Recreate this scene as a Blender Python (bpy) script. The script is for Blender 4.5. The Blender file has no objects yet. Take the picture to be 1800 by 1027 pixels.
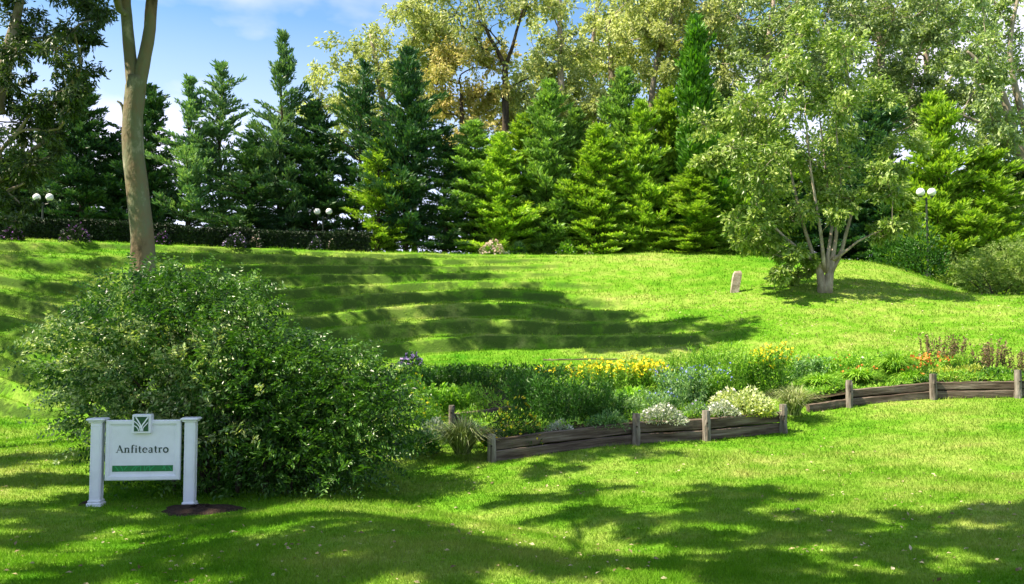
import bpy, math, random
import numpy as np
from math import radians, sin, cos, tan, pi, sqrt, atan2

# ---------------------------------------------------------------- camera, world, sun, exposure
scn = bpy.context.scene
COL = scn.collection
PITCH = math.atan(86.5 / 1559.0)
FPX = 1559.0
cam_d = bpy.data.cameras.new('camera')
cam_d.sensor_width = 36.0
cam_d.lens = FPX / 1800.0 * 36.0
cam_d.clip_end = 3000
cam_d.clip_start = 0.1
cam = bpy.data.objects.new('camera', cam_d)
COL.objects.link(cam)
cam.location = (0, 0, 0)
cam.rotation_euler = (pi / 2 + PITCH, 0, 0)
scn.camera = cam

SUN_EL = radians(54.0)
SUN_AZ_BACK = radians(16.0)                      # sun stands to the left, a little behind the camera
SUN_DIR = np.array([-cos(SUN_AZ_BACK) * cos(SUN_EL), -sin(SUN_AZ_BACK) * cos(SUN_EL), sin(SUN_EL)])
world = bpy.data.worlds.new('World')
scn.world = world
world.use_nodes = True
wt = world.node_tree
wt.nodes.clear()


def N(tree, typ, **kw):
    n = tree.nodes.new(typ)
    for k, v in kw.items():
        setattr(n, k, v)
    return n


def L(tree, a, b):
    tree.links.new(a, b)


sky = N(wt, 'ShaderNodeTexSky', sky_type='NISHITA', sun_disc=False)
sky.sun_elevation = SUN_EL
sky.sun_rotation = atan2(SUN_DIR[0], SUN_DIR[1])
sky.altitude = 1500
sky.air_density = 1.0
sky.dust_density = 0.6
sky.ozone_density = 2.0
tc = N(wt, 'ShaderNodeTexCoord')
mp = N(wt, 'ShaderNodeMapping')
mp.inputs['Scale'].default_value = (1.0, 1.0, 2.0)
mp.inputs['Location'].default_value = (0.9, 0.3, 0.4)
nz = N(wt, 'ShaderNodeTexNoise')
nz.inputs['Scale'].default_value = 2.7
nz.inputs['Detail'].default_value = 6
nz.inputs['Roughness'].default_value = 0.5
rmp = N(wt, 'ShaderNodeMapRange')
rmp.inputs['From Min'].default_value = 0.45
rmp.inputs['From Max'].default_value = 0.66
sep = N(wt, 'ShaderNodeSeparateXYZ')
hor = N(wt, 'ShaderNodeMapRange')
hor.inputs['From Min'].default_value = 0.34
hor.inputs['From Max'].default_value = 0.0
mx = N(wt, 'ShaderNodeMath', operation='MAXIMUM')
cl = N(wt, 'ShaderNodeMixRGB')
cl.inputs['Color2'].default_value = (6.3, 5.9, 7.2, 1)
tint = N(wt, 'ShaderNodeMixRGB', blend_type='MULTIPLY')
tint.inputs['Fac'].default_value = 1.0
tint.inputs['Color2'].default_value = (0.92, 1.10, 1.12, 1)
bg = N(wt, 'ShaderNodeBackground')
bg.inputs['Strength'].default_value = 0.08
wo = N(wt, 'ShaderNodeOutputWorld')
L(wt, tc.outputs['Generated'], mp.inputs['Vector'])
L(wt, mp.outputs['Vector'], nz.inputs['Vector'])
L(wt, nz.outputs['Fac'], rmp.inputs['Value'])
L(wt, tc.outputs['Generated'], sep.inputs['Vector'])
L(wt, sep.outputs['Z'], hor.inputs['Value'])
L(wt, rmp.outputs['Result'], mx.inputs[0])
L(wt, hor.outputs['Result'], mx.inputs[1])
L(wt, sky.outputs['Color'], tint.inputs['Color1'])
L(wt, tint.outputs['Color'], cl.inputs['Color1'])
L(wt, mx.outputs['Value'], cl.inputs['Fac'])
L(wt, cl.outputs['Color'], bg.inputs['Color'])
L(wt, bg.outputs['Background'], wo.inputs['Surface'])

sun_d = bpy.data.lights.new('sun', 'SUN')
sun_d.energy = 5.0
sun_d.angle = radians(0.5)
sun_d.color = (1.0, 0.88, 0.68)
sun = bpy.data.objects.new('sun', sun_d)
COL.objects.link(sun)
from mathutils import Vector, Matrix
sun.rotation_euler = Vector(SUN_DIR).to_track_quat('Z', 'Y').to_euler()
sun.location = (-20, -5, 30)

scn.view_settings.view_transform = 'Standard'
scn.view_settings.look = 'None'
scn.view_settings.gamma = 1
scn.view_settings.use_curve_mapping = False
scn.view_settings.exposure = 1.58
scn.render.engine = 'CYCLES'
scn.cycles.use_denoising = True
scn.cycles.max_bounces = 6
scn.cycles.diffuse_bounces = 3
scn.cycles.glossy_bounces = 2
scn.cycles.transmission_bounces = 4

R = np.random.RandomState(7)

# ---------------------------------------------------------------- pixel helpers


def pix(px, py, Y):
    u = (px - 900.0) / FPX
    v = (513.5 - py) / FPX
    dy = cos(PITCH) - v * sin(PITCH)
    dz = sin(PITCH) + v * cos(PITCH)
    return np.array([u / dy * Y, Y, dz / dy * Y])


def noise2(x, y, scale, seed=0, octaves=3):
    """smooth value noise, about -1..1"""
    x = np.asarray(x, float) / scale
    y = np.asarray(y, float) / scale
    rs = np.random.RandomState(seed)
    tab = rs.rand(256, 256) * 2 - 1
    out = np.zeros_like(x)
    a, tot = 1.0, 0
    for o in range(octaves):
        xi = np.floor(x).astype(int)
        yi = np.floor(y).astype(int)
        fx = x - xi
        fy = y - yi
        fx = fx * fx * (3 - 2 * fx)
        fy = fy * fy * (3 - 2 * fy)
        g = lambda i, j: tab[(xi + i) & 255, (yi + j) & 255]
        out += a * ((g(0, 0) * (1 - fx) + g(1, 0) * fx) * (1 - fy) + (g(0, 1) * (1 - fx) + g(1, 1) * fx) * fy)
        tot += a
        a *= 0.5
        x = x * 2.03 + 17.3
        y = y * 2.03 + 5.1
    return out / tot * 1.5


def sstep(x, a, b):
    t = np.clip((x - a) / (b - a), 0, 1)
    return t * t * (3 - 2 * t)


# ---------------------------------------------------------------- terrain height
def tps_fit(P, v, lam=0.02):
    P = np.asarray(P, float)
    n = len(P)
    d = np.linalg.norm(P[:, None] - P[None], axis=2)
    K = d * d * np.log(d + 1e-9) + np.eye(n) * lam
    Q = np.hstack([np.ones((n, 1)), P])
    A = np.zeros((n + 3, n + 3))
    A[:n, :n] = K
    A[:n, n:] = Q
    A[n:, :n] = Q.T
    w = np.linalg.solve(A, np.concatenate([v, np.zeros(3)]))
    return P, w


def tps_eval(m, x, y):
    P, w = m
    x = np.asarray(x, float)
    y = np.asarray(y, float)
    out = w[-3] + w[-2] * x + w[-1] * y
    for (a, b), k in zip(P, w):
        d2 = (x - a) ** 2 + (y - b) ** 2 + 1e-12
        out = out + k * 0.5 * d2 * np.log(d2)
    return out


anch = [  # px, py, Y
    (0, 1027, 7.3), (500, 1027, 7.5), (900, 1027, 7.55), (1300, 1027, 7.5), (1800, 1027, 7.3),
    (-100, 900, 11.0), (172, 887, 12.0), (330, 891, 12.0), (0, 800, 16.0), (60, 742, 21.5), (0, 740, 21.0),
    (500, 885, 12.2), (700, 852, 14.0), (640, 905, 11.2), (900, 905, 10.9), (870, 815, 15.2),
    (1117, 782, 15.8), (1240, 773, 16.3), (1375, 757, 17.1), (1490, 714, 18.6), (1637, 702, 19.0), (1785, 700, 18.9),
    (1100, 900, 10.8), (1400, 900, 10.6), (1750, 890, 10.4), (1400, 810, 14.4), (1800, 770, 14.8),
    (900, 632, 25.0), (700, 640, 25.0), (1200, 626, 25.0), (550, 645, 24.5), (900, 690, 19.5), (1150, 680, 20.0), (700, 700, 19.5),
    (1637, 632, 22.5), (1500, 600, 25.0), (1500, 560, 28.0), (1450, 517, 30.5), (1590, 515, 31.0), (1700, 518, 31.0), (1800, 519, 30.5),
    (1800, 628, 22.3), (1350, 630, 24.0), (1800, 570, 26.0),
    (1300, 600, 26.0), (1300, 550, 29.0), (1300, 515, 32.0), (1300, 480, 35.5), (1300, 449, 39.5),
    (1150, 590, 27.2), (1150, 550, 30.2), (1150, 500, 34.5), (1150, 446, 40.0),
    (900, 617, 26.5), (900, 575, 29.0), (900, 530, 32.0), (900, 480, 36.5), (900, 446, 40.0),
    (700, 632, 26.0), (700, 575, 28.6), (700, 530, 31.6), (700, 480, 35.9), (700, 446, 39.5),
    (500, 640, 25.6), (500, 480, 35.0), (500, 441, 38.6), (300, 640, 25.0), (300, 475, 34.0), (300, 433, 37.2),
    (0, 700, 22.8), (0, 650, 24.7), (0, 600, 26.2), (0, 500, 30.0), (0, 422, 34.5), (120, 728, 22.2), (120, 650, 24.6), (120, 500, 31.0),
    (1450, 458, 38.5), (1530, 461, 37.8), (1600, 476, 36.5), (1650, 497, 35.2), (1700, 519, 33.5),
]
AP, AV = [], []
for a, b, Y in anch:
    p = pix(a, b, Y)
    AP.append((p[0], p[1]))
    AV.append(p[2])
for x, y, z in [(-4, 0, -1.68), (4, 0, -1.65), (0, -8, -1.5), (-14, -6, -1.6), (14, -6, -1.5), (30, 0, -1.2), (-30, 2, -1.3),
                (-15, 9, -1.95), (15, 9, -1.5), (25, 18, -.5), (-19, 16, -1.2), (-22, 22, 0.9), (-25, 30, 3.6), (-30, 18, 1.6),
                (19, 34, 1.4), (24, 31, 1.3), (30, 40, 1.3), (20, 44, 1.6), (18, 55, 2.0), (0, 44, 3.9), (0, 58, 3.3), (-12, 44, 3.9),
                (-25, 45, 3.8), (-28, 58, 3.4), (8, 46, 3.7), (30, 25, .6)]:
    AP.append((x, y))
    AV.append(z)
TZ = tps_fit(AP, np.array(AV), 0.4)

phase_anch = [  # px, py, terrace index
    (0, 738, 0), (0, 705, 1), (0, 668, 2), (0, 632, 3), (0, 595, 4), (0, 555, 5), (0, 515, 6), (0, 483, 7), (0, 452, 8), (0, 424, 9),
    (110, 735, 0), (110, 719, 1), (110, 700, 2), (110, 672, 3), (110, 636, 4), (110, 590, 5), (110, 540, 6), (110, 497, 7), (110, 460, 8), (110, 427, 9),
    (400, 655, 0), (400, 560, 3.4), (400, 490, 6.2), (400, 437, 9),
    (560, 645, 0), (560, 601, 1.3), (560, 560, 2.8), (560, 515, 4.6), (560, 480, 6.3), (560, 443, 9),
    (700, 632, 0), (700, 601, 1), (700, 568, 2), (700, 540, 3), (700, 515, 4), (700, 496, 5), (700, 480, 6), (700, 467, 7), (700, 456, 8), (700, 447, 9),
    (930, 617, 0), (930, 592, 1), (930, 566, 2), (930, 540, 3), (930, 515, 4), (930, 480, 6), (930, 448, 9),
    (1200, 610, 0), (1200, 588, 1), (1200, 567, 2), (1200, 545, 3), (1200, 480, 6), (1200, 449, 9),
]


def ray_to(zf, px, py, y0=4.0, y1=46.0):
    Y = np.arange(y0, y1, 0.04)
    d = pix(px, py, 1.0)
    z = zf(d[0] * Y, Y)
    below = np.nonzero(d[2] * Y <= z)[0]
    i = below[0] if len(below) else int(np.argmin(np.abs(d[2] * Y - z)[len(Y) // 3:])) + len(Y) // 3
    return np.array([d[0] * Y[i], Y[i], z[i]])


zs0 = lambda x, y: tps_eval(TZ, x, y)
PP, PV = [], []
for a, b, k in phase_anch:
    p = ray_to(zs0, a, b)
    PP.append((p[0], p[1]))
    PV.append(k)
TP = tps_fit(PP, np.array(PV, float), 0.05)


def height(x, y):
    z = tps_eval(TZ, x, y)
    far = sstep(y, 52, 75) + sstep(np.abs(x), 30, 55) + sstep(-y, 8, 30)
    far = np.clip(far, 0, 1)
    z = z * (1 - far) + (2.6 * sstep(y, 20, 60) - 1.5 * (1 - sstep(y, 20, 60))) * far
    z = np.clip(z, -3.2, 5.0)
    ph = tps_eval(TP, x, y) + 0.16 * noise2(x, y, 4.0, 3, 2) + 0.07 * noise2(x, y, 0.9, 5, 2)
    amp = sstep(x + .55 * np.clip(ph, 0, 9), 9.5, 3.5) * sstep(ph, -0.15, 0.25) * sstep(ph, 9.3, 8.6) * sstep(y, 17, 20)
    amp = amp * (1 - (0.2 + .35 * sstep(x, -6, 1)) * sstep(ph, 3, 6)) * (0.9 + 0.2 * noise2(x, y, 2.5, 9, 2))
    f = ph - np.floor(ph)
    st = 0.10 * f + 0.90 * sstep(f, 0.64, 0.93)
    z = z + amp * 0.60 * (st - f + 0.06)
    # small unevenness of the turf and a mown swale coming from under the shrub
    z = z + 0.018 * noise2(x, y, 1.3, 21, 3) + 0.05 * noise2(x, y, 5.0, 22, 2)
    for (ax, ay), (bx, by), dep, w in SWALES:
        t = np.clip(((x - ax) * (bx - ax) + (y - ay) * (by - ay)) / ((bx - ax) ** 2 + (by - ay) ** 2), 0, 1)
        d = np.hypot(x - ax - t * (bx - ax), y - ay - t * (by - ay))
        z = z - dep * np.exp(-(d / w) ** 2) * sstep(t, 0, .15) * sstep(t, 1, .8)
    (ax, ay), (bx, by) = BANK
    ux, uy = bx - ax, by - ay
    ll = sqrt(ux * ux + uy * uy)
    t = ((x - ax) * ux + (y - ay) * uy) / ll ** 2
    d = ((x - ax) * uy - (y - ay) * ux) / ll * -1.0
    d = -d
    z = z + 0.19 * sstep(d, 0.0, 1.7) * sstep(d, 4.5, 1.4) * sstep(t, .0, .45) * sstep(t, 1.4, .7)
    z = z - 0.10 * np.exp(-((d + .35) / .5) ** 2) * sstep(t, -.3, .1) * sstep(t, 1.2, .7)
    return z


s1, s2 = pix(640, 862, 12.9), pix(1180, 1010, 8.2)
s3 = pix(560, 905, 11.3)
BANK = ((s1[0], s1[1]), (s2[0], s2[1]))
SWALES = [((s1[0], s1[1]), (s2[0], s2[1]), -0.06, 0.22)]

GX0, GX1, GY0, GY1, GS = -30.0, 30.0, -8.0, 62.0, 0.1
gxs = np.arange(GX0, GX1 + GS / 2, GS)
gys = np.arange(GY0, GY1 + GS / 2, GS)
GXX, GYY = np.meshgrid(gxs, gys)
GZ = height(GXX, GYY)


def gz(x, y):
    x = np.asarray(x, float)
    y = np.asarray(y, float)
    fx = np.clip((x - GX0) / GS, 0, GZ.shape[1] - 1.001)
    fy = np.clip((y - GY0) / GS, 0, GZ.shape[0] - 1.001)
    i = fx.astype(int)
    j = fy.astype(int)
    a = fx - i
    b = fy - j
    return (GZ[j, i] * (1 - a) + GZ[j, i + 1] * a) * (1 - b) + (GZ[j + 1, i] * (1 - a) + GZ[j + 1, i + 1] * a) * b


def hit(px, py):
    return ray_to(gz, px, py)


def shade(spots, h, r=(.6, .9), jit=.25):
    """crown clumps standing h metres above the ground along the sun's direction from each shaded spot"""
    out = []
    for s_ in spots:
        g = hit(s_[0], s_[1])
        hh = h + R.uniform(-.8, .8)
        p = g + SUN_DIR / SUN_DIR[2] * hh + R.normal(0, jit, 3)
        out.append((*p, R.uniform(*r), 1.0))
    return out


# ---------------------------------------------------------------- mesh helpers
def mesh_from(name, V, F, mats=(), smooth=False, mat_idx=None):
    """V (n,3); F list of (array (m,k))"""
    me = bpy.data.meshes.new(name)
    V = np.asarray(V, np.float32)
    me.vertices.add(len(V))
    me.vertices.foreach_set('co', V.ravel())
    if not isinstance(F, (list, tuple)):
        F = [F]
    F = [np.asarray(f, np.int32) for f in F if len(f)]
    nl = sum(f.size for f in F)
    nf = sum(len(f) for f in F)
    me.loops.add(nl)
    me.polygons.add(nf)
    me.loops.foreach_set('vertex_index', np.concatenate([f.ravel() for f in F]))
    cnt = np.concatenate([np.full(len(f), f.shape[1], np.int32) for f in F])
    st = np.concatenate([[0], np.cumsum(cnt)[:-1]]).astype(np.int32)
    me.polygons.foreach_set('loop_start', st)
    try:
        me.polygons.foreach_set('loop_total', cnt)
    except Exception:
        pass
    if mat_idx is not None:
        me.polygons.foreach_set('material_index', np.asarray(mat_idx, np.int32))
    me.update(calc_edges=True)
    me.polygons.foreach_set('use_smooth', np.full(nf, bool(smooth)))
    for m in mats:
        me.materials.append(m)
    return me


class MB:
    """collects triangles/quads"""

    def __init__(self):
        self.V = []
        self.Q = []
        self.T = []
        self.n = 0

    def add(self, V, Q=None, T=None):
        V = np.asarray(V, float).reshape(-1, 3)
        if Q is not None and len(Q):
            self.Q.append(np.asarray(Q, int).reshape(-1, 4) + self.n)
        if T is not None and len(T):
            self.T.append(np.asarray(T, int).reshape(-1, 3) + self.n)
        self.V.append(V)
        self.n += len(V)
        return self

    def tube(self, P, r, k=8, wob=0.0, cap=True):
        P = np.asarray(P, float)
        n = len(P)
        r = np.broadcast_to(np.asarray(r, float), (n,))
        T = np.gradient(P, axis=0)
        T /= np.linalg.norm(T, axis=1)[:, None] + 1e-9
        ref = np.array([0.0, 0, 1]) if abs(T[0][2]) < .9 else np.array([1.0, 0, 0])
        A = np.cross(T, ref)
        A /= np.linalg.norm(A, axis=1)[:, None] + 1e-9
        B = np.cross(T, A)
        th = np.arange(k) * 2 * pi / k
        rr = r[:, None] * (1 + wob * (R.rand(n, k) - .5))
        V = P[:, None] + rr[..., None] * (np.cos(th)[None, :, None] * A[:, None] + np.sin(th)[None, :, None] * B[:, None])
        i = np.arange(n - 1)[:, None] * k
        j = np.arange(k)[None]
        jn = (j + 1) % k
        Q = np.stack([i + j, i + jn, i + k + jn, i + k + j], -1).reshape(-1, 4)
        V = V.reshape(-1, 3)
        if cap:
            V = np.vstack([V, P[-1:], P[:1]])
            c = n * k
            T3 = np.concatenate([np.stack([(n - 1) * k + j[0], (n - 1) * k + jn[0], np.full(k, c)], 1),
                                 np.stack([jn[0], j[0], np.full(k, c + 1)], 1)])
            self.add(V, Q, T3)
        else:
            self.add(V, Q)
        return self

    def leaves(self, P, D, Nn, Ln, W, fold=0.25):
        P = np.asarray(P, float)
        D = D / (np.linalg.norm(D, axis=1)[:, None] + 1e-9)
        S = np.cross(D, Nn)
        S /= np.linalg.norm(S, axis=1)[:, None] + 1e-9
        U = np.cross(S, D)
        Ln = np.broadcast_to(Ln, (len(P),))[:, None]
        W = np.broadcast_to(W, (len(P),))[:, None]
        mid = P + D * Ln * .45
        V = np.stack([P, mid + S * W * .5 + U * W * fold, P + D * Ln, mid - S * W * .5 + U * W * fold], 1)
        Q = np.arange(len(P) * 4).reshape(-1, 4)
        return self.add(V.reshape(-1, 3), Q)

    def box(self, c, s, rot=None):
        V = np.array([[x, y, z] for x in (-.5, .5) for y in (-.5, .5) for z in (-.5, .5)]) * np.array(s)
        if rot is not None:
            V = V @ np.array(rot).T
        V = V + np.array(c)
        return self.add(V, [[0, 1, 3, 2], [4, 6, 7, 5], [0, 4, 5, 1], [2, 3, 7, 6], [0, 2, 6, 4], [1, 5, 7, 3]])

    def lathe(self, prof, k=16, c=(0, 0, 0)):
        prof = np.asarray(prof, float)
        th = np.arange(k) * 2 * pi / k
        V = np.stack([prof[:, 0][:, None] * np.cos(th), prof[:, 0][:, None] * np.sin(th), np.repeat(prof[:, 1][:, None], k, 1)], -1)
        n = len(prof)
        i = np.arange(n - 1)[:, None] * k
        j = np.arange(k)[None]
        jn = (j + 1) % k
        Q = np.stack([i + j, i + jn, i + k + jn, i + k + j], -1).reshape(-1, 4)
        return self.add(V.reshape(-1, 3) + np.array(c), Q)

    def mesh(self, name, mats, smooth=False):
        V = np.vstack(self.V)
        F = []
        if self.Q:
            F.append(np.vstack(self.Q))
        if self.T:
            F.append(np.vstack(self.T))
        return mesh_from(name, V, F, mats if isinstance(mats, (list, tuple)) else [mats], smooth)

    def obj(self, name, mat, parent=None, smooth=False):
        return link(name, self.mesh(name, mat, smooth), parent)


def link(name, me, parent=None):
    o = bpy.data.objects.new(name, me)
    COL.objects.link(o)
    if parent is not None:
        o.parent = parent
    return o


def tag(o, label=None, cat=None, group=None, kind=None):
    if label:
        o['label'] = label
    if cat:
        o['category'] = cat
    if group:
        o['group'] = group
    if kind:
        o['kind'] = kind
    return o


def thing(name, label, cat, loc=(0, 0, 0), rz=0, group=None):
    o = bpy.data.objects.new(name, None)
    COL.objects.link(o)
    o.location = [float(v) for v in loc]
    o.rotation_euler = (0, 0, rz)
    return tag(o, label, cat, group)


def rdir(n, up=0.0):
    d = R.normal(size=(n, 3))
    d /= np.linalg.norm(d, axis=1)[:, None]
    d[:, 2] += up
    return d / (np.linalg.norm(d, axis=1)[:, None] + 1e-9)


# ---------------------------------------------------------------- materials
def new_mat(name):
    m = bpy.data.materials.new(name)
    m.use_nodes = True
    m.node_tree.nodes.clear()
    return m, m.node_tree


def ramp(t, stops, fac):
    r = N(t, 'ShaderNodeValToRGB')
    cr = r.color_ramp
    while len(cr.elements) < len(stops):
        cr.elements.new(0.5)
    for e, (p, c) in zip(cr.elements, stops):
        e.position = p
        e.color = (*c, 1)
    L(t, fac, r.inputs['Fac'])
    return r.outputs['Color']


def leaf_mat(name, cols, trans=0.35, rough=0.5, spec=0.35, patch=0.8, tcol=None):
    m, t = new_mat(name)
    g = N(t, 'ShaderNodeNewGeometry')
    oi = N(t, 'ShaderNodeObjectInfo')
    nz = N(t, 'ShaderNodeTexNoise')
    nz.inputs['Scale'].default_value = patch
    nz.inputs['Detail'].default_value = 2
    L(t, g.outputs['Position'], nz.inputs['Vector'])
    a = N(t, 'ShaderNodeMath', operation='MULTIPLY_ADD')
    L(t, nz.outputs['Fac'], a.inputs[0])
    a.inputs[1].default_value = 1.4
    a.inputs[2].default_value = -0.7
    b = N(t, 'ShaderNodeMath', operation='ADD', use_clamp=True)
    L(t, a.outputs[0], b.inputs[0])
    L(t, g.outputs['Random Per Island'], b.inputs[1])
    n = len(cols)
    col = ramp(t, [(i / (n - 1), c) for i, c in enumerate(cols)], b.outputs[0])
    hs = N(t, 'ShaderNodeHueSaturation')
    v = N(t, 'ShaderNodeMapRange')
    v.inputs['To Min'].default_value = 0.85
    v.inputs['To Max'].default_value = 1.18
    L(t, oi.outputs['Random'], v.inputs['Value'])
    L(t, v.outputs['Result'], hs.inputs['Value'])
    L(t, col, hs.inputs['Color'])
    p = N(t, 'ShaderNodeBsdfPrincipled')
    p.inputs['Roughness'].default_value = rough
    p.inputs['Specular IOR Level'].default_value = spec
    L(t, hs.outputs['Color'], p.inputs['Base Color'])
    tr = N(t, 'ShaderNodeBsdfTranslucent')
    tm = N(t, 'ShaderNodeMixRGB', blend_type='MULTIPLY')
    tm.inputs['Fac'].default_value = 1
    tm.inputs['Color2'].default_value = (*(tcol or (1.5, 1.6, 0.5)), 1)
    L(t, hs.outputs['Color'], tm.inputs['Color1'])
    L(t, tm.outputs['Color'], tr.inputs['Color'])
    ms = N(t, 'ShaderNodeMixShader')
    ms.inputs['Fac'].default_value = trans
    L(t, p.outputs[0], ms.inputs[1])
    L(t, tr.outputs[0], ms.inputs[2])
    o = N(t, 'ShaderNodeOutputMaterial')
    L(t, ms.outputs[0], o.inputs['Surface'])
    return m


def plain_mat(name, cols, scale=4.0, rough=0.7, spec=0.3, bump=0.0, bscale=None, stretch=(1, 1, 1), detail=6, obj=True, rand=0.0):
    m, t = new_mat(name)
    tcn = N(t, 'ShaderNodeTexCoord')
    mpn = N(t, 'ShaderNodeMapping')
    mpn.inputs['Scale'].default_value = stretch
    if rand:
        oi = N(t, 'ShaderNodeObjectInfo')
        vm = N(t, 'ShaderNodeVectorMath', operation='SCALE')
        vm.inputs[0].default_value = (37, 11, 53)
        L(t, oi.outputs['Random'], vm.inputs['Scale'])
        L(t, vm.outputs[0], mpn.inputs['Location'])
    L(t, tcn.outputs['Object' if obj else 'Generated'], mpn.inputs['Vector'])
    n1 = N(t, 'ShaderNodeTexNoise')
    n1.inputs['Scale'].default_value = scale
    n1.inputs['Detail'].default_value = detail
    n1.inputs['Roughness'].default_value = 0.65
    L(t, mpn.outputs['Vector'], n1.inputs['Vector'])
    k = len(cols)
    col = ramp(t, [(0.3 + 0.4 * i / (k - 1), c) for i, c in enumerate(cols)], n1.outputs['Fac'])
    p = N(t, 'ShaderNodeBsdfPrincipled')
    p.inputs['Roughness'].default_value = rough
    p.inputs['Specular IOR Level'].default_value = spec
    L(t, col, p.inputs['Base Color'])
    if bump:
        n2 = N(t, 'ShaderNodeTexNoise')
        n2.inputs['Scale'].default_value = bscale or scale * 4
        n2.inputs['Detail'].default_value = 5
        L(t, mpn.outputs['Vector'], n2.inputs['Vector'])
        bp = N(t, 'ShaderNodeBump')
        bp.inputs['Strength'].default_value = bump
        bp.inputs['Distance'].default_value = 0.03
        L(t, n2.outputs['Fac'], bp.inputs['Height'])
        L(t, bp.outputs[0], p.inputs['Normal'])
    o = N(t, 'ShaderNodeOutputMaterial')
    L(t, p.outputs[0], o.inputs['Surface'])
    return m


def turf_mat(name, blade=False):
    """shared colour field for the ground sheet and the blades standing on it"""
    m, t = new_mat(name)
    g = N(t, 'ShaderNodeNewGeometry')

    def noise(sc, det, rough=0.6):
        n = N(t, 'ShaderNodeTexNoise')
        n.inputs['Scale'].default_value = sc
        n.inputs['Detail'].default_value = det
        n.inputs['Roughness'].default_value = rough
        L(t, g.outputs['Position'], n.inputs['Vector'])
        return n.outputs['Fac']
    big, mid, fine = noise(0.22, 4), noise(1.6, 4), noise(14.0, 3)
    a = N(t, 'ShaderNodeMixRGB')
    a.inputs['Fac'].default_value = 0.45
    L(t, big, a.inputs['Color1'])
    L(t, mid, a.inputs['Color2'])
    col = ramp(t, [(0.33, (0.045, 0.165, 0.004)), (0.46, (0.105, 0.235, 0.013)), (0.57, (0.185, 0.275, 0.042)), (0.70, (0.28, 0.295, 0.085))], a.outputs['Color'])
    hs = N(t, 'ShaderNodeHueSaturation')
    L(t, col, hs.inputs['Color'])
    v = N(t, 'ShaderNodeMapRange')
    v.inputs['From Min'].default_value = 0.25
    v.inputs['From Max'].default_value = 0.75
    v.inputs['To Min'].default_value = 0.65
    v.inputs['To Max'].default_value = 1.3
    if blade:
        v.inputs['From Min'].default_value = 0
        v.inputs['From Max'].default_value = 1
        v.inputs['To Min'].default_value = 0.72
        v.inputs['To Max'].default_value = 1.3
        L(t, g.outputs['Random Per Island'], v.inputs['Value'])
    else:
        L(t, fine, v.inputs['Value'])
    L(t, v.outputs['Result'], hs.inputs['Value'])
    final = hs.outputs['Color']
    if not blade:
        # steep faces of the grass steps turn a darker green in patches
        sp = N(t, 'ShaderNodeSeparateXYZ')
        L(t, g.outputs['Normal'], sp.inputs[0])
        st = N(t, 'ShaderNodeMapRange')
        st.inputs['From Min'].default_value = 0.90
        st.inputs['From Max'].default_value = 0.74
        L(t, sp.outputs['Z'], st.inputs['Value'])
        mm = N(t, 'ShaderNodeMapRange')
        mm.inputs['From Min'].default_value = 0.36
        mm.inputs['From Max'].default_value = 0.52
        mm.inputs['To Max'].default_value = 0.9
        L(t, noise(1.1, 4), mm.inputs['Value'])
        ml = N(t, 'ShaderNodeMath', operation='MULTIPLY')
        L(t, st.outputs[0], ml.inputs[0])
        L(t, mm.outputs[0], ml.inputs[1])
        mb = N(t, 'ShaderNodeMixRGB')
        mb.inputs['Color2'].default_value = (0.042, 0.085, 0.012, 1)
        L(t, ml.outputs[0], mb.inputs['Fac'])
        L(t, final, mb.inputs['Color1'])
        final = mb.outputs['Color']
    p = N(t, 'ShaderNodeBsdfPrincipled')
    p.inputs['Roughness'].default_value = 0.8
    p.inputs['Specular IOR Level'].default_value = 0.06
    L(t, final, p.inputs['Base Color'])
    o = N(t, 'ShaderNodeOutputMaterial')
    if blade:
        tr = N(t, 'ShaderNodeBsdfTranslucent')
        tm = N(t, 'ShaderNodeMixRGB', blend_type='MULTIPLY')
        tm.inputs['Fac'].default_value = 1
        tm.inputs['Color2'].default_value = (1.3, 1.4, 0.5, 1)
        L(t, final, tm.inputs['Color1'])
        L(t, tm.outputs[0], tr.inputs['Color'])
        ms = N(t, 'ShaderNodeMixShader')
        ms.inputs['Fac'].default_value = 0.35
        L(t, p.outputs[0], ms.inputs[1])
        L(t, tr.outputs[0], ms.inputs[2])
        L(t, ms.outputs[0], o.inputs['Surface'])
    else:
        bp = N(t, 'ShaderNodeBump')
        bp.inputs['Strength'].default_value = 0.9
        bp.inputs['Distance'].default_value = 0.04
        L(t, noise(22.0, 4), bp.inputs['Height'])
        L(t, bp.outputs[0], p.inputs['Normal'])
        L(t, p.outputs[0], o.inputs['Surface'])
    return m


M = {}
M['turf'] = turf_mat('turf')
M['blade'] = turf_mat('grass_blade', True)
M['soil'] = plain_mat('bed_soil', [(0.03, 0.022, 0.014), (0.06, 0.045, 0.028), (0.05, 0.06, 0.02)], 6, .95, .1, .8)
M['mulch'] = plain_mat('mulch', [(0.02, 0.013, 0.01), (0.05, 0.034, 0.026), (0.085, 0.06, 0.045)], 30, .95, .1, 1.0)
M['conifer_dark'] = leaf_mat('conifer_dark', [(0.017, 0.060, 0.031), (0.036, 0.108, 0.043), (0.084, 0.168, 0.048)], .15)
M['conifer_blue'] = leaf_mat('conifer_blue', [(0.055, 0.138, 0.076), (0.124, 0.248, 0.117), (0.221, 0.345, 0.152)], .2)
M['conifer_green'] = leaf_mat('conifer_green', [(0.099, 0.204, 0.017), (0.215, 0.374, 0.035), (0.381, 0.530, 0.078)], .3)
M['conifer_olive'] = leaf_mat('conifer_olive', [(0.070, 0.150, 0.030), (0.152, 0.283, 0.060), (0.281, 0.448, 0.120)], .25)
M['cypress'] = leaf_mat('cypress', [(0.037, 0.132, 0.011), (0.083, 0.236, 0.017), (0.147, 0.324, 0.026)], .25)
M['yellowgreen'] = leaf_mat('leaf_yellowgreen', [(0.204, 0.262, 0.073), (0.394, 0.453, 0.146), (0.612, 0.627, 0.278)], .35, .5, .35, .8, (1.2, 1.25, .7))
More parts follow.
